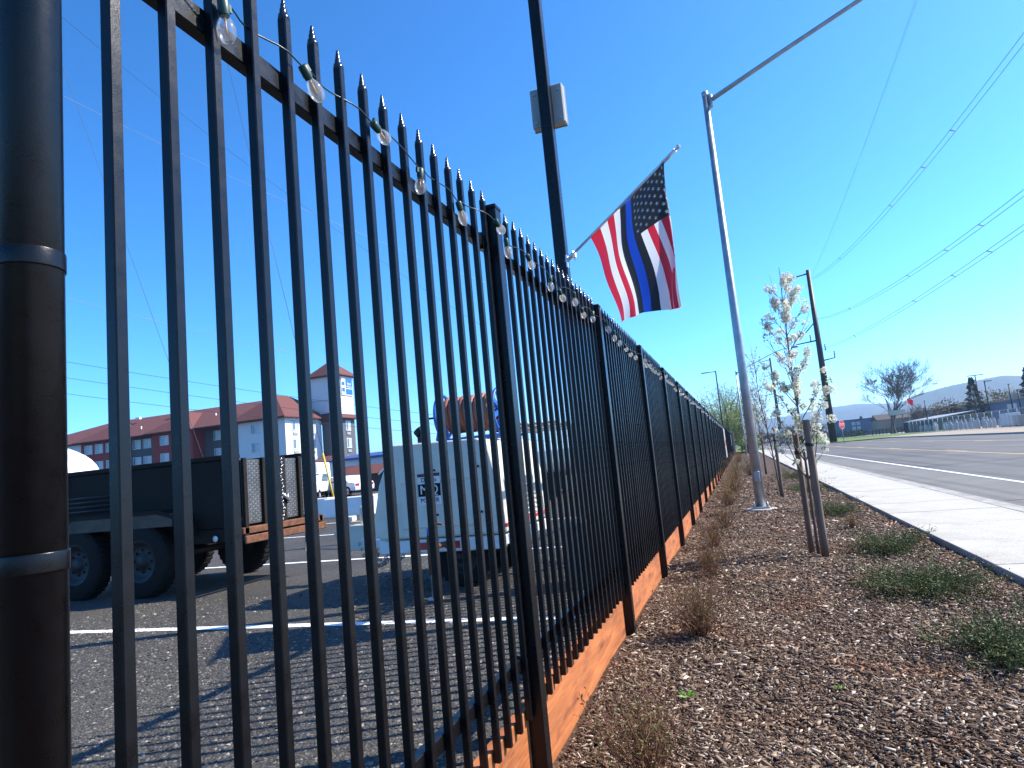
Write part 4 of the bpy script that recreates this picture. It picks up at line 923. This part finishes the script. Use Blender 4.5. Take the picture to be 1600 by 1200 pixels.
# ================================================================== buildings
def window(parent, c, wd, ht, axis, frame='whitewall', ac=False):
    """two-pane slider in a wall; axis 'x' lies on a wall facing -Y, 'y' on a wall facing +X"""
    cx, cy_, cz = c; fr = .09
    def bx(b, u0, u1, d0, d1, z0, z1):
        if axis == 'x': b.box(cx+u0, cx+u1, cy_-d1, cy_-d0, cz+z0, cz+z1)
        else: b.box(cx+d0, cx+d1, cy_+u0, cy_+u1, cz+z0, cz+z1)
    b = MB(); bx(b,-wd/2-fr,-wd/2,0,.07,-ht/2-fr,ht/2+fr); bx(b,wd/2,wd/2+fr,0,.07,-ht/2-fr,ht/2+fr); bx(b,-wd/2,wd/2,0,.07,ht/2,ht/2+fr); bx(b,-wd/2,wd/2,0,.09,-ht/2-fr,-ht/2); bx(b,-.03,.03,0,.06,-ht/2,ht/2)
    w_ = b.build('window', M[frame], parent)
    b = MB(); bx(b,-wd/2,-.03,.01,.02,-ht/2,ht/2); b.build('pane', M['pane'], w_)
    b = MB(); bx(b,.03,wd/2,.01,.03,-ht/2,ht/2); b.build('pane', M['curtain'], w_)
    if ac: b = MB(); bx(b,-.5,.5,.0,.12,-ht/2-.75,-ht/2-.35); b.build('vent_grille', M['box_grey'], w_)

hotel = thing('hotel', 'long three-storey hotel with red, grey and white walls and a brown-red hipped roof', 'building', (-80, 90, 0))
OX, OY = -80, 90
def HW(name, m_, x0, x1, y0, y1, z0, z1): b = MB(); b.box(x0-OX, x1-OX, y0-OY, y1-OY, z0, z1); return b.build(name, M[m_], hotel)
EV = 11.45
secs = [('whitewall', -112, -103.4, 82), ('redwall', -103.4, -94.4, 82), ('greywall', -94.4, -88.1, 83.2), ('redwall', -88.1, -80.0, 82), ('greywall', -80.0, -71.3, 84.4), ('whitewall', -71.3, -62.8, 82)]
for m_, x0, x1, y_ in secs:
    HW('wall', m_, x0, x1, y_, 99 if m_ != 'whitewall' or x0 < -100 else 91, 0, EV)
wx = {0: (-109.5,-106,), 1: (-101.7, -99.4, -97), 2: (-92.6, -90.4), 3: (-85.6, -82.4), 4: (-77.2, -75.0), 5: (-68.2,)}
for i, (m_, x0, x1, y_) in enumerate(secs):
    for x_ in wx[i]:
        for z_ in (10.2, 7.4, 4.6, 1.8): window(hotel, (x_-OX, y_-OY, z_), 1.55 if i != 5 else 1.35, 1.35, 'x', ac=False)
for y_ in (84.3, 88.6):
    for z_ in (10.2, 7.4, 4.6, 1.8): window(hotel, (-62.8-OX, y_-OY, z_), 1.3, 1.35, 'y', ac=True)
def hip(name, x0, x1, y0, y1, z0, h, rx0, rx1, ry0=None, ry1=None):
    """hipped roof over a rectangle with its ridge from (rx0,ry0) to (rx1,ry1)"""
    ym = (y0+y1)/2; ry0 = ym if ry0 is None else ry0; ry1 = ym if ry1 is None else ry1
    v = [(x0,y0,z0),(x1,y0,z0),(x1,y1,z0),(x0,y1,z0),(rx0,ry0,z0+h),(rx1,ry1,z0+h),(x0,y0,z0-.18),(x1,y0,z0-.18),(x1,y1,z0-.18),(x0,y1,z0-.18)]
    v = [(a-OX, b_-OY, c) for a, b_, c in v]
    b = MB()
    if abs(rx1-rx0) >= abs(ry1-ry0): fs = [(0,1,5,4),(1,2,5),(2,3,4,5),(3,0,4)]
    else: fs = [(0,1,4),(1,2,5,4),(2,3,5),(3,0,4,5)]
    b.add(v, fs+[(6,9,8,7),(0,6,7,1),(1,7,8,2),(2,8,9,3),(3,9,6,0)]); return b.build(name, M['roof'], hotel)
main = hip('roof', -123, -64, 81.3, 99.7, EV+.02, 4.15, -106, -68)
hip('bay_roof', -104.1, -93.7, 80.9, 95, EV+.05, 3.1, -98.9, -98.9, 85.5, 94.9)
hip('bay_roof', -88.8, -79.3, 80.9, 95, EV+.05, 3.2, -84.05, -84.05, 85.3, 94.9)
hip('bay_roof', -72.2, -62.0, 80.9, 92, EV+.05, 3.95, -67.1, -67.1, 85.6, 88.5)
for (x_, y_, z_) in ((-97.5,88,15.0), (-89.5,88,15.0)):
    b = MB(); b.box(x_-OX-.5,x_-OX+.5,y_-OY-.25,y_-OY+.25,z_,z_+.45); b.build('roof_vent', M['white'], main, bev=.05)
for (x_, y_, z_) in ((-92.7,84.2,12.9), (-76.5,85.2,13.3), (-74.5,84.9,13.1), (-79,86,13.6)):
    b = MB(); b.tube([(x_-OX,y_-OY,z_-.4),(x_-OX,y_-OY,z_+.35)], .10, 8); b.build('vent_pipe', M['white'], main)
# grey stair block and tower
HW('wall', 'greywall', -62.8, -59.3, 91.2, 95.2, 0, 11.3); hip('stair_roof', -66.5, -58.6, 90.4, 96, 11.32, 2.9, -62.4, -62.2, 93.2, 93.2)
for z_ in (10.0, 7.2, 4.4): window(hotel, (-59.3-OX, 93.2-OY, z_), 1.2, 1.4, 'y', ac=True)
tw = HW('tower', 'whitewall', -64.6, -59.35, 91.25, 95.4, 11.3, 18.25)
b = MB(); b.box(-64.62-OX,-59.33-OX,91.23-OY,95.42-OY,14.25,14.36); b.build('trim_band', M['box_grey'], tw)
hip('tower_roof', -65.2, -58.7, 90.6, 96.1, 18.27, 2.75, -62.0, -61.9, 93.3, 93.3)
b = MB(); b.box(-59.34-OX,-59.18-OX,91.9-OY,95.1-OY,14.95,17.75); sg = b.build('sign_panel', M['white'], tw)
b = MB(); b.box(-59.175-OX,-59.14-OX,93.05-OY,94.95-OY,16.15,17.65); b.box(-59.175-OX,-59.14-OX,93.05-OY,94.95-OY,15.1,16.0); b.box(-59.175-OX,-59.14-OX,92.0-OY,92.75-OY,16.55,17.1); b.box(-59.175-OX,-59.14-OX,92.0-OY,92.75-OY,15.5,16.1)
sb = b.build('sign_field', M['signblue'], sg)
text_mesh('sign_text', 'Best', .62, M['white'], sb, (-59.13-OX, 94.0-OY, 16.85), (R(90),0,R(90)), .01); text_mesh('sign_text', 'Western', .42, M['white'], sb, (-59.13-OX, 94.0-OY, 16.38), (R(90),0,R(90)), .01)
# low wing and canopy in front of the tower
b = MB(); b.box(-63-OX,-57.2-OX,87.6-OY,91-OY,0,4.4); b.build('entrance_wall', M['whitewall'], hotel)
hip('entrance_roof', -63.4, -56.6, 87, 91.15, 4.42, .9, -61, -59)

# blue-roofed hall right of the hotel
t = thing('metal_hall', 'pale metal hall with a navy roof right of the hotel', 'building', (-52, 93, 0), R(-8))
b = MB(); b.box(-9,16,-7,7,0,4.2); b.build('wall', M['palewall'], t)
b = MB(); b.prism([(-9.3,-7.4,4.2),(16.3,-7.4,4.2),(16.3,-7.4,4.5),(-9.3,-7.4,4.5)][::-1], (0,14.8,0)); b.prism([(-9.3,-7.4,4.5),(-9.3,7.4,4.5),(-9.3,0,5.3)], (25.6,0,0)); b.build('roof', M['navy'], t)
# brown gabled hut
t = thing('gabled_hut', 'small brown hut with a white-trimmed gable behind the parked white cars', 'hut', (-31.2, 52.5, 0), R(12))
b = MB(); b.box(-2.4,2.4,-1.6,1.6,0,1.75); b.build('wall', M['wood_dark'], t)
b = MB(); b.prism([(-2.7,-1.9,1.70),(-2.7,1.9,1.70),(-2.7,0,2.55)][::-1], (5.4,0,0)); b.build('roof', M['roof'], t)
b = MB(); b.prism([(1.3,-2.05,1.55),(2.9,-2.05,1.55),(2.1,-2.05,2.25)], (0,.5,0)); q = b.build('gable', M['wood_dark'], t)
b = MB(); b.beam((1.2,-2.08,1.55), (2.1,-2.08,2.34), .06, .12); b.beam((2.1,-2.08,2.34), (3.0,-2.08,1.55), .06, .12); b.build('gable_trim', M['white'], q)

# ------------------------------------------------------------------ across the road
# long low works building
t = thing('works_building', 'long low blue-grey works building behind the chain-link yard', 'building', (52, 150, 0))
b = MB(); b.box(-.0,18,-34,44,0,4.75); b.box(-1.5,18,44.02,82,0,5.2); b.build('wall', M['bluewall'], t)
b = MB(); b.box(-.6,18.4,-34.4,43.9,4.75,5.05); b.box(-2.1,18.4,44.1,82.6,5.2,5.45); b.build('roof_edge', M['tanwall'], t)
b = MB(); b.box(-1.6,-.05,43.0,43.8,0,6.0); b.build('downpipe_pier', M['wood_dark'], t)
for (y_, wd_) in ((30,4.2),(24,4.2),(8,5),(-8,4)):
    b = MB(); b.box(-.06,.0,y_-wd_/2,y_+wd_/2,3.1,4.0); q = b.build('window', M['palewall'], t)
    b = MB(); b.box(-.10,-.065,y_-wd_/2+.1,y_+wd_/2-.1,3.2,3.9); b.build('pane', M['curtain'], q)
for (x_, y_) in ((4,52),(6,64),(5,20)):
    b = MB(); b.box(x_-1,x_+1,y_-1.6,y_+1.6,5.05,6.5); b.build('roof_unit', M['box_grey'], t, bev=.05)
# open shed roof over the gas bottles
t = thing('open_shed', 'open shed with a thin sloping roof above the gas bottles', 'shed', (40, 158, 0))
b = MB(); b.prism([(-3,-6,2.45),(4,-6,3.3),(4,-6,3.42),(-3,-6,2.62)][::-1], (0,28,0)); b.build('roof', M['box_grey'], t)
for y_ in (-5.5,3.5,12,21):
    for x_, h in ((-2.8,2.6),(3.8,3.5)):
        b = MB(); b.box(x_-.08,x_+.08,y_-.08,y_+.08,0,h); b.build('post', M['steel_dark'], t)
b = MB(); b.box(3.85,4.0,-6,22,0,3.2); b.build('back_wall', M['tanwall'], t)
b = MB(); b.box(-2.6,3.5,21.2,23.4,0,2.6); b.build('end_wall', M['wood_dark'], t)
# chain-link fence
cl = thing('chain_link_fence', 'chain-link yard fence along the far side of the road', 'fence', (33.3, 95, .08))
zs = (-25, 64)
for k in range(30):
    y_ = zs[0]+3*k
    if k == 0: b = MB(); b.tube([(0,0,0),(0,0,2.35)], .045, 6); cpst = b.build('post', M['galv'], cl); o = cpst
    else: o = cpst.copy(); col.objects.link(o); o.parent = cl
    o.location = (0, y_, 0)
b = MB(); b.tube([(0,zs[0],2.33),(0,zs[1],2.33)], .03, 5); b.build('top_rail', M['galv'], cl)
b = MB()
for k in range(900):   # diagonal wires
    y_ = zs[0]-2.3+k*.10
    for sg_ in (1, -1):
        ya, yb = (y_, y_+2.3) if sg_ > 0 else (y_+2.3, y_)
        b.v += [(0,ya-.006,.05),(0,ya+.006,.05),(.004,yb+.006,2.3),(.004,yb-.006,2.3)]; n_ = len(b.v); b.f.append((n_-4,n_-3,n_-2,n_-1)); b.m.append(0); b.sm.append(False)
o = b.build('mesh_wires', M['galv'], cl); o['kind'] = 'stuff'
# gas bottles behind it
b = MB(); b.lathe([(.0001,0),(.26,0),(.28,.05),(.28,1.15),(.22,1.38),(.12,1.46),(.12,1.50),(.19,1.50),(.19,1.72),(.0001,1.72)], n=12)
gb_me = b.build('tank', mat('gas_bottle_paint', (.34,.36,.38), .5, noise=.2, nscale=2)).data; bpy.data.objects.remove(bpy.data.objects['tank.001'] if 'tank.001' in bpy.data.objects else bpy.data.objects['tank'])
b = MB(); b.tube([(0,0,1.72),(0,0,1.86)], .05, 6); b.tube([(0,0,1.80),(.2,0,1.80)], .03, 6); gv_me = b.build('valve', M['steel_dark']).data; bpy.data.objects.remove(bpy.data.objects['valve'])
random.seed(3)
for k in range(46):
    y_ = 117+k*.94+random.uniform(-.4,.4); h_ = random.uniform(.62,1.05)
    t = thing('gas_bottle', ('tall pale grey gas bottle in the row behind the chain-link fence' if h_ > .83 else 'short pale grey gas bottle in the row behind the chain-link fence'), 'gas bottle', (35.6+random.uniform(-.5,1.5), y_, .09), random.uniform(0,6), 'gas bottles behind the chain-link fence')
    for nm, me in (('tank', gb_me), ('valve', gv_me)):
        o = bpy.data.objects.new(nm, me); col.objects.link(o); o.parent = t; o.scale = (h_, h_, h_)
# cabinets at the right end of the yard
for (y_, w_, h_, m_, lab) in ((112.5,2.4,1.9,'palewall','pale steel cabinet in the yard behind the chain-link fence'), (107.8,2.6,1.5,'box_grey','grey steel skip in the yard near the right edge'), (103.2,3.4,2.3,'wood_dark','dark storage crate in the yard at the right edge'), (98.6,3.0,2.0,'bluewall','blue storage crate in the yard cut by the right edge')):
    t = thing('yard_cabinet', lab, 'cabinet', (36.5, y_, .09))
    b = MB(); b.box(-.9,.9,-w_/2,w_/2,.1,h_); q = b.build('body', M[m_], t, bev=.04)
    b = MB(); b.box(-.93,-.90,-w_/2+.1,-.03,.2,h_-.12); b.box(-.93,-.90,.03,w_/2-.1,.2,h_-.12); b.build('door', M[m_], t, bev=.01)
    b = MB(); b.box(-.8,.8,-w_/2+.1,-w_/2+.3,0,.1); b.box(-.8,.8,w_/2-.3,w_/2-.1,0,.1); b.build('foot', M['steel_dark'], t)
# yard light poles
for n_, (az, el, D, lab, two) in enumerate(((13.16,1.78,165,'short dark light pole above the shed roof',0), (16.43,3.17,150,'tallest yard light pole, with a double head, beside the conifer',1), (16.91,2.67,148,'yard light pole with a single head right of the conifer',0), (18.22,2.26,150,'plain dark pole in front of the winter brush',0), (18.66,1.82,140,'shorter dark pole near the right edge of the picture',0))):
    p = pol(az, el, D); t = thing('yard_light', lab, 'light pole', (p.x, p.y, 0), group='light poles across the road')
    b = MB(); b.tube([(0,0,0),(0,0,p.z)], [.14,.09], 8); b.build('pole', M['steel_dark'], t)
    b = MB(); b.box(-.12 if not two else -1.3,[.12,1.3,1.1,.12,.12][n_],-.14,.14,p.z-.02,p.z+.10); b.build('lamp_head', M['steel_dark'], t)
# beige sign board on legs
p = pol(11.3, .96, 184); t = thing('sign_board', 'blank beige sign board raised on two legs in front of the big bare tree', 'sign', (p.x, p.y, 0), R(-11))
b = MB(); b.box(-1.8,1.8,-.12,.12,p.z,p.z+1.25); b.build('board', M['tanwall'], t, bev=.04)
b = MB(); b.box(-1.72,1.72,-.135,-.122,p.z+.08,p.z+1.17); b.build('face', mat('beige_face', (.52,.50,.40), .6, noise=.1, nscale=1), t)
for x_ in (-1.1, 1.1): b = MB(); b.tube([(x_,0,0),(x_,0,p.z)], .1, 8); b.build('leg', M['steel_dark'], t)
# red flag on a pole
p = pol(12.06, 2.15, 180); t = thing('flagpole', 'pale flagpole with a small red flag across the road', 'flagpole', (p.x, p.y, 0))
b = MB(); b.tube([(0,0,0),(0,0,p.z)], [.08,.05], 8); b.build('pole', M['galv'], t)
b = MB(); n = 10
b.add([q for i in range(n+1) for q in ((.05+.13*i, .12*math.sin(i*.9), p.z-.1-.06*i), (.03+.10*i, .12*math.sin(i*.9+.3), p.z-1.1-.10*i))], [(2*i, 2*i+1, 2*i+3, 2*i+2) for i in range(n)], 0, True); b.build('flag', M['flagred'], t)
# stop sign seen at an angle
p = pol(7.51, .65, 96); t = thing('stop_sign', 'red stop sign turned sideways beside the transmission pole', 'sign', (p.x, p.y, 0), R(50))
b = MB(); b.tube([(0,0,0),(0,0,p.z+.3)], .04, 8); b.build('post', M['galv'], t)
pts = [(math.cos(R(22.5+45*k))*.60, -.05, p.z+.05+math.sin(R(22.5+45*k))*.60) for k in range(8)]
b = MB(); b.prism([(x_*1.06, -.045, (z_-p.z-.05)*1.06+p.z+.05) for x_, y_, z_ in pts], (0,.012,0)); b.build('rim', M['white'], t)
b = MB(); b.prism(pts, (0,.003,0)); sp_ = b.build('plate', M['red'], t)
text_mesh('sign_text', 'STOP', .42, M['white'], sp_, (0,-.054,p.z+.05), (R(90),0,0))
# blue building, tan house and hedge at the far corner
t = thing('blue_house', 'blue-grey building at the far corner left of the big bare tree', 'building', (33.5, 246, 0))
b = MB(); b.box(-4,10,-6,8,0,5.2); b.build('wall', M['bluewall'], t); b = MB(); b.box(-4.4,10.4,-6.4,8.4,5.2,5.5); b.build('roof', M['navy'], t)
for x_ in (1.2, 2.6):
    for z_ in (2.6, 4.1):
        b = MB(); b.box(x_,x_+1.0,-6.08,-6.0,z_-.5,z_+.5); q = b.build('window', M['white'], t); b = MB(); b.box(x_+.1,x_+.9,-6.12,-6.085,z_-.4,z_+.4); b.build('pane', M['curtain'], q)
t = thing('tan_house', 'tan building partly hidden behind the big bare tree', 'building', (45, 232, 0))
b = MB(); b.box(-5,7,-5,5,0,4.3); b.build('wall', M['tanwall'], t); b = MB(); b.prism([(-5.4,-5.4,4.3),(-5.4,5.4,4.3),(-5.4,0,6.0)][::-1], (12.8,0,0)); b.build('roof', M['wood_dark'], t)
def leaf_mass(name, label, cat, loc, rx, ry, rz, n, size, m_, trunk=True, group=None, trunkm='greybark'):
    t = thing(name, label, cat, loc, group=group)
    u = rng.normal(size=(n,3)); u /= np.linalg.norm(u, axis=1, keepdims=True); r_ = rng.uniform(.35,1,n)**.5
    lump = 1+.25*np.sin(u[:,0]*5+loc[0])*np.cos(u[:,1]*6+loc[1])+.18*np.sin(u[:,2]*9+loc[1])
    P = u*r_[:,None]*lump[:,None]*np.array([rx,ry,rz]); P[:,2] += rz
    v1, f1 = leaves(P, rng.uniform(.6,1.4,n)*size, rng.uniform(.4,.8,n)*size, rng.normal(size=(n,3))); np_obj('crown', v1, f1, m_, t)
    b = MB()
    for k in range(7): pts, rad = grow((random.gauss(0,.2)*rx*.3, random.gauss(0,.2)*ry*.3, 0), (random.gauss(0,.35), random.gauss(0,.35), 1), rz*1.7, .04*rz**.8, 6, .1); b.tube(pts, rad, 5)
    b.build('trunk', M[trunkm], t); return t
leaf_mass('hedge', 'dark clipped hedge at the far corner beyond the road', 'hedge', (31, 215, 0), 4.5, 2, 1.0, 1500, .3, M['conifer'])
for k, (az, D, h_) in enumerate(((17.0,190,3.2),(18.2,195,3.5),(19.4,190,3.6),(14.4,200,2.9),(15.2,205,2.6))):
    p = pol(az, 0, D); leaf_mass('winter_bush', ['tan winter brush right of the conifer behind the works building', 'tan winter brush in front of the hill near the plain dark pole', 'tan winter brush at the right edge behind the works building', 'brown brush left of the roof pier of the works building', 'brown brush right of the roof pier of the works building'][k], 'bush', (p.x, p.y, 1.2), 5, 4, h_, 1600, .45, M['brush'], group='winter brush behind the works building')
# split-rail fence in front of the corner lawn
rf = thing('rail_fence', 'dark wooden rail fence along the far corner lawn', 'fence', (33.5, 200, .08))
A_, B_ = Vector((0,0,0)), Vector((7.5,-14,0))
for k in range(13):
    c = A_.lerp(B_, k/12); b = MB(); b.box(c.x-.09,c.x+.09,c.y-.09,c.y+.09,0,1.45); b.build('post', M['wood_dark'], rf)
for z_ in (.5, .9, 1.3): b = MB(); b.beam((A_.x,A_.y-.12,z_), (B_.x,B_.y-.12,z_), .06, .16); b.build('rail', M['wood_dark'], rf)

# ------------------------------------------------------------------ trees in the distance
def bare_tree(label, loc, h, spread, depth, seed, r0, group=None, m_='greybark'):
    random.seed(seed); t = thing('bare_tree', label, 'tree', loc, group=group); bt = MB(); bc = MB()
    def rec(p, d, ln, r_, lv):
        n = 4; pts, rad = [p], [r_]; q = p; dd = d
        for i in range(n):
            dd = (dd+Vector((random.gauss(0,.09), random.gauss(0,.09), random.gauss(.02,.06)))).normalized(); q = q+dd*ln/n; pts.append(q); rad.append(max(.022, r_*(1-.42*(i+1)/n)))
        (bt if lv <= 1 else bc).tube(pts, rad, 7 if lv < 2 else 3, caps=False)
        if lv >= depth: return
        for k in range(4 if lv == 0 else random.choice((2,3,3))):
            a = random.uniform(0, 6.283); tl = spread*random.uniform(.6,1.25); o1 = dd.orthogonal().normalized(); o2 = dd.cross(o1)
            nd = (dd*math.cos(tl)+(o1*math.cos(a)+o2*math.sin(a))*math.sin(tl)+Vector((0,0,.10))).normalized()
            j = random.choice((2,3,4)) if lv else random.choice((2,3,3,4)); rec(pts[j], nd, ln*random.uniform(.62,.86), rad[j]*.62, lv+1)
    for k in range(3): rec(Vector((random.gauss(0,.25), random.gauss(0,.25), 0)), Vector((random.gauss(0,.16), random.gauss(0,.16), 1)).normalized(), h*.30, r0, 0)
    bt.build('trunk', M[m_], t); bc.build('crown', M[m_], t); return t
p = pol(10.9, 0, 190); bare_tree('big bare round-crowned tree across the road', (p.x, p.y, 0), 19.5, .46, 7, 12, .32)
p = pol(12.6, 0, 205); bare_tree('smaller bare tree right of the big bare tree', (p.x, p.y, 0), 8.5, .5, 5, 8, .16)
p = pol(5.4, 0, 260); bare_tree('distant reddish bare tree beyond the cars on the road', (p.x, p.y, 0), 9, .5, 5, 31, .18)
p = pol(3.6, 0, 270); bare_tree('distant bare tree left of the cars on the road', (p.x, p.y, 0), 8, .5, 5, 32, .18)
def conifer(label, loc, h, r_, n):
    t = thing('conifer', label, 'tree', loc, group='conifers in front of the hill')
    z = rng.uniform(.06,1,n)**1.1; a = rng.uniform(0,6.283,n); lay = .75+.25*np.sin(z*55); rr = r_*(1.0-z)**.9*lay*rng.uniform(.1,1,n)**.5
    P = np.stack([np.cos(a)*rr, np.sin(a)*rr, z*h-rr*.25], -1); D = np.stack([np.cos(a), np.sin(a), rng.normal(-.2,.3,n)], -1)
    v1, f1 = leaves(P, rng.uniform(.3,.6,n), rng.uniform(.15,.3,n), D); np_obj('crown', v1, f1, M['conifer'], t)
    b = MB(); b.tube([(0,0,0),(0,0,h*.98)], [.25,.03], 7); b.build('trunk', M['greybark'], t)
p = pol(16.15, 0, 180); conifer('dark conifer behind the works building, beside the tallest yard light', (p.x, p.y, 0), 11.0, 3.6, 3200)
p = pol(19.3, 0, 175); conifer('dark conifer cut off by the right edge of the picture', (p.x, p.y, 0), 11.5, 3.8, 3200)
p = pol(8.9, 0, 330); conifer('small distant conifer above the blue-grey corner building', (p.x, p.y, 0), 8.0, 2.4, 1200)
# willow in fresh leaf at the far end of the fence
random.seed(9); t = thing('willow_tree', 'yellow-green willow coming into leaf beyond the far end of the fence', 'tree', (-1.6, 100, 0))
b = MB(); P = []; D = []
for k in range(70):
    az = random.uniform(0, 6.283); pts, rad = grow((random.gauss(0,.15), random.gauss(0,.15), 0), (math.cos(az)*random.uniform(.1,.75), math.sin(az)*random.uniform(.1,.75), 1), random.uniform(6.5,10.5), .10, 9, .09, (0,0,-.2)); b.tube(pts, rad, 4, caps=False)
    for j in range(3, 10):
        for s_ in range(5):
            q = pts[j]; dr = Vector((random.gauss(0,1), random.gauss(0,1), random.gauss(.25,.5))).normalized()
            for m_ in range(10): q = q+dr*.16; dr = (dr+Vector((0,0,-.16))).normalized(); P.append(tuple(q)); D.append(tuple(dr+Vector((random.gauss(0,.5), random.gauss(0,.5), 0))))
b.build('trunk', M['greybark'], t); P = np.array(P); v1, f1 = leaves(P, rng.uniform(.14,.30,len(P)), rng.uniform(.06,.12,len(P)), np.array(D)); np_obj('crown', v1, f1, M['willow'], t)
for k, (x_, y_, r_, lab) in enumerate(((-4.5,112,2.2,'green bush left of the willow behind the fence'),(1.2,108,1.6,'green bush right under the willow'),(4.2,190,3.0,'dark evergreen mass at the end of the sidewalk'),(-8,130,3.5,'dark evergreen mass behind the willow'))):
    leaf_mass('far_bush', lab, 'bush', (x_, y_, 0), r_, r_, r_*.7, 1500, .3, M['greenleaf'] if k < 2 else M['conifer'], group='bushes at the far end of the bed')
for k in range(14):
    az = -4+k*1.05; p = pol(az, 0, 330+random.uniform(-30,40)); leaf_mass('distant_tree', 'blurred distant %s, %s in the row closing off the road' % ('brown tree' if k % 3 else 'evergreen', ['first from the left','second from the left','third from the left','fourth from the left','fifth from the left','sixth from the left','seventh from the left','seventh from the right','sixth from the right','fifth from the right','fourth from the right','third from the right','second from the right','last on the right'][k]) , 'tree', (p.x, p.y, 0), 6, 5, random.uniform(2.0,3.6), 500, .9, M['brush'] if k % 3 else M['conifer'], group='distant trees closing off the road')

# ------------------------------------------------------------------ transmission poles and wires
def catenary(p, q, sag, n=28):
    p, q = Vector(p), Vector(q); return [p.lerp(q, i/n)-Vector((0,0,4*sag*(i/n)*(1-i/n))) for i in range(n+1)]
def t_pole(label, x, y, h, r0):
    t = thing('transmission_pole', label, 'utility pole', (x, y, 0), group='steel transmission poles')
    b = MB(); b.tube([(0,0,0),(0,0,h)], [r0,r0*.55], 14); b.build('pole', M['steel_dark'], t)
    b = MB(); b.tube([(0,0,h-.6),(-3.6,0,h-1.1)], [.14,.09], 8); b.tube([(0,0,h-9.2),(-3.0,0,h-12.2)], .10, 6); b.tube([(0,0,h-12.6),(-3.6,0,h-12.9)], [.14,.09], 8); b.tube([(0,0,h-16.3),(2.2,0,h-16.0)], [.12,.08], 8); b.build('arm', M['steel_dark'], t)
    for (x_, z_) in ((-3.6,h-1.1),(-1.2,h-12.7),(.9,h-14.6),(2.2,h-16.0)):
        b = MB(); b.lathe([(.04,0),(.13,.15),(.05,.3),(.13,.45),(.05,.6),(.13,.75),(.05,.9),(.12,1.05),(.04,1.2)], (x_,0,z_), n=8); b.build('insulator', M['steel_dark'], t)
t_pole('tall dark steel transmission pole behind the blossoming tree', 15.0, 126, 30.4, .62)
t_pole('second, farther transmission pole left of the blossoming tree', 13.4, 248, 29.8, .62)
def wires(label, lines, r_, m_, parentloc, group='overhead lines', spacers=()):
    t = thing('overhead_wire', label, 'wire', parentloc, group=group)
    o = Vector(parentloc)
    for ln in lines: b = MB(); b.tube([q-o for q in ln], r_, 4, caps=False); b.build('conductor', m_, t)
    for (pa, pb) in spacers: b = MB(); b.tube([Vector(pa)-o, Vector(pb)-o], r_*1.8, 4); b.build('spacer', m_, t)
    return t
for k, (xa, za, xb, zb, sg_, lab) in enumerate(((15.6, 28.6, 17.5, 30.0, 9.2, 'upper twin overhead conductor crossing the sky at the right'), (15.6, 21.4, 19.2, 22.5, 8.6, 'middle twin overhead conductor crossing the sky at the right'), (15.6, 16.0, 19.8, 19.5, 5.6, 'lowest twin overhead conductor crossing the sky at the right'))):
    c1 = catenary((xa,126,za), (xb,-90,zb), sg_, 60); c2 = [q+Vector((-.32,0,.14)) for q in c1]
    sp_ = [(c1[i], c2[i]) for i in (8, 16, 19, 21)]
    wires(lab, [c1, c2], .020, M['wire'], (xa,126,za), spacers=sp_)
for k, x_ in enumerate((9.0, 11.0)):
    wires(['fainter single overhead wire left of the twin conductors', 'faint single overhead wire between the light arm and the twin conductors'][k], [catenary((14.2,126,27.0+.4*k), (x_,-90,34+3*k), 5.5, 50)], .007, M['wire'], (14.2,126,27.0))
for k, (a1, e1, a2, e2, D, m_, lab) in enumerate(((-52.5,29.4,-31.5,22.1,34,'wire_bright','bright overhead wire crossing high behind the near pickets'), (-52.55,15.7,-31.2,10.4,46,'wire_bright','bright overhead wire crossing at mid height behind the near pickets'), (-52.6,10.98,-28.8,6.4,60,'wire','uppermost of three dark wires above the hotel roof'), (-52.6,9.84,-28.9,5.55,60,'wire','middle one of three dark wires above the hotel roof'), (-52.6,8.7,-28.9,4.7,60,'wire','lowest of three dark wires above the hotel roof'), (-52.4,34.2,-35.1,24.0,30,'wire','thin dark wire in the upper left sky'), )):
    A_, B_ = pol(a1, e1, D/math.cos(R(a1+40))), pol(a2, e2, D/math.cos(R(a2+40))); d_ = B_-A_
    wires(lab, [catenary(A_-d_*.6, B_+d_*.9, 1.0, 24)], .010*D/40, M[m_], A_, 'wires behind the fence')
A_ = pol(-52.6, 30.85, 30); B_ = pol(-45.7, 10.04, 30); wires('guy wire slanting down steeply behind the first pickets', [[A_-(B_-A_)*.4, B_, B_+(B_-A_)*.45]], .008, M['wire'], A_, 'wires behind the fence')

# ------------------------------------------------------------------ the air
HZ = (-4300, 4300, -4300, 4300, -1.7, 165)
b = MB(); b.box(*HZ); hz = bpy.data.materials.new('air'); hz.use_nodes = True; ht_ = hz.node_tree
for n_ in list(ht_.nodes):
    if n_.type == 'BSDF_PRINCIPLED': ht_.nodes.remove(n_)
pv = ht_.nodes.new('ShaderNodeVolumePrincipled'); pv.inputs['Color'].default_value = (.50,.72,1.0,1); pv.inputs['Density'].default_value = .00022; pv.inputs['Anisotropy'].default_value = .3
ht_.links.new(pv.outputs[0], ht_.nodes['Material Output'].inputs['Volume'])
tag(b.build('haze', hz), 'thin blue haze in the air towards the hills', 'haze', kind='stuff')
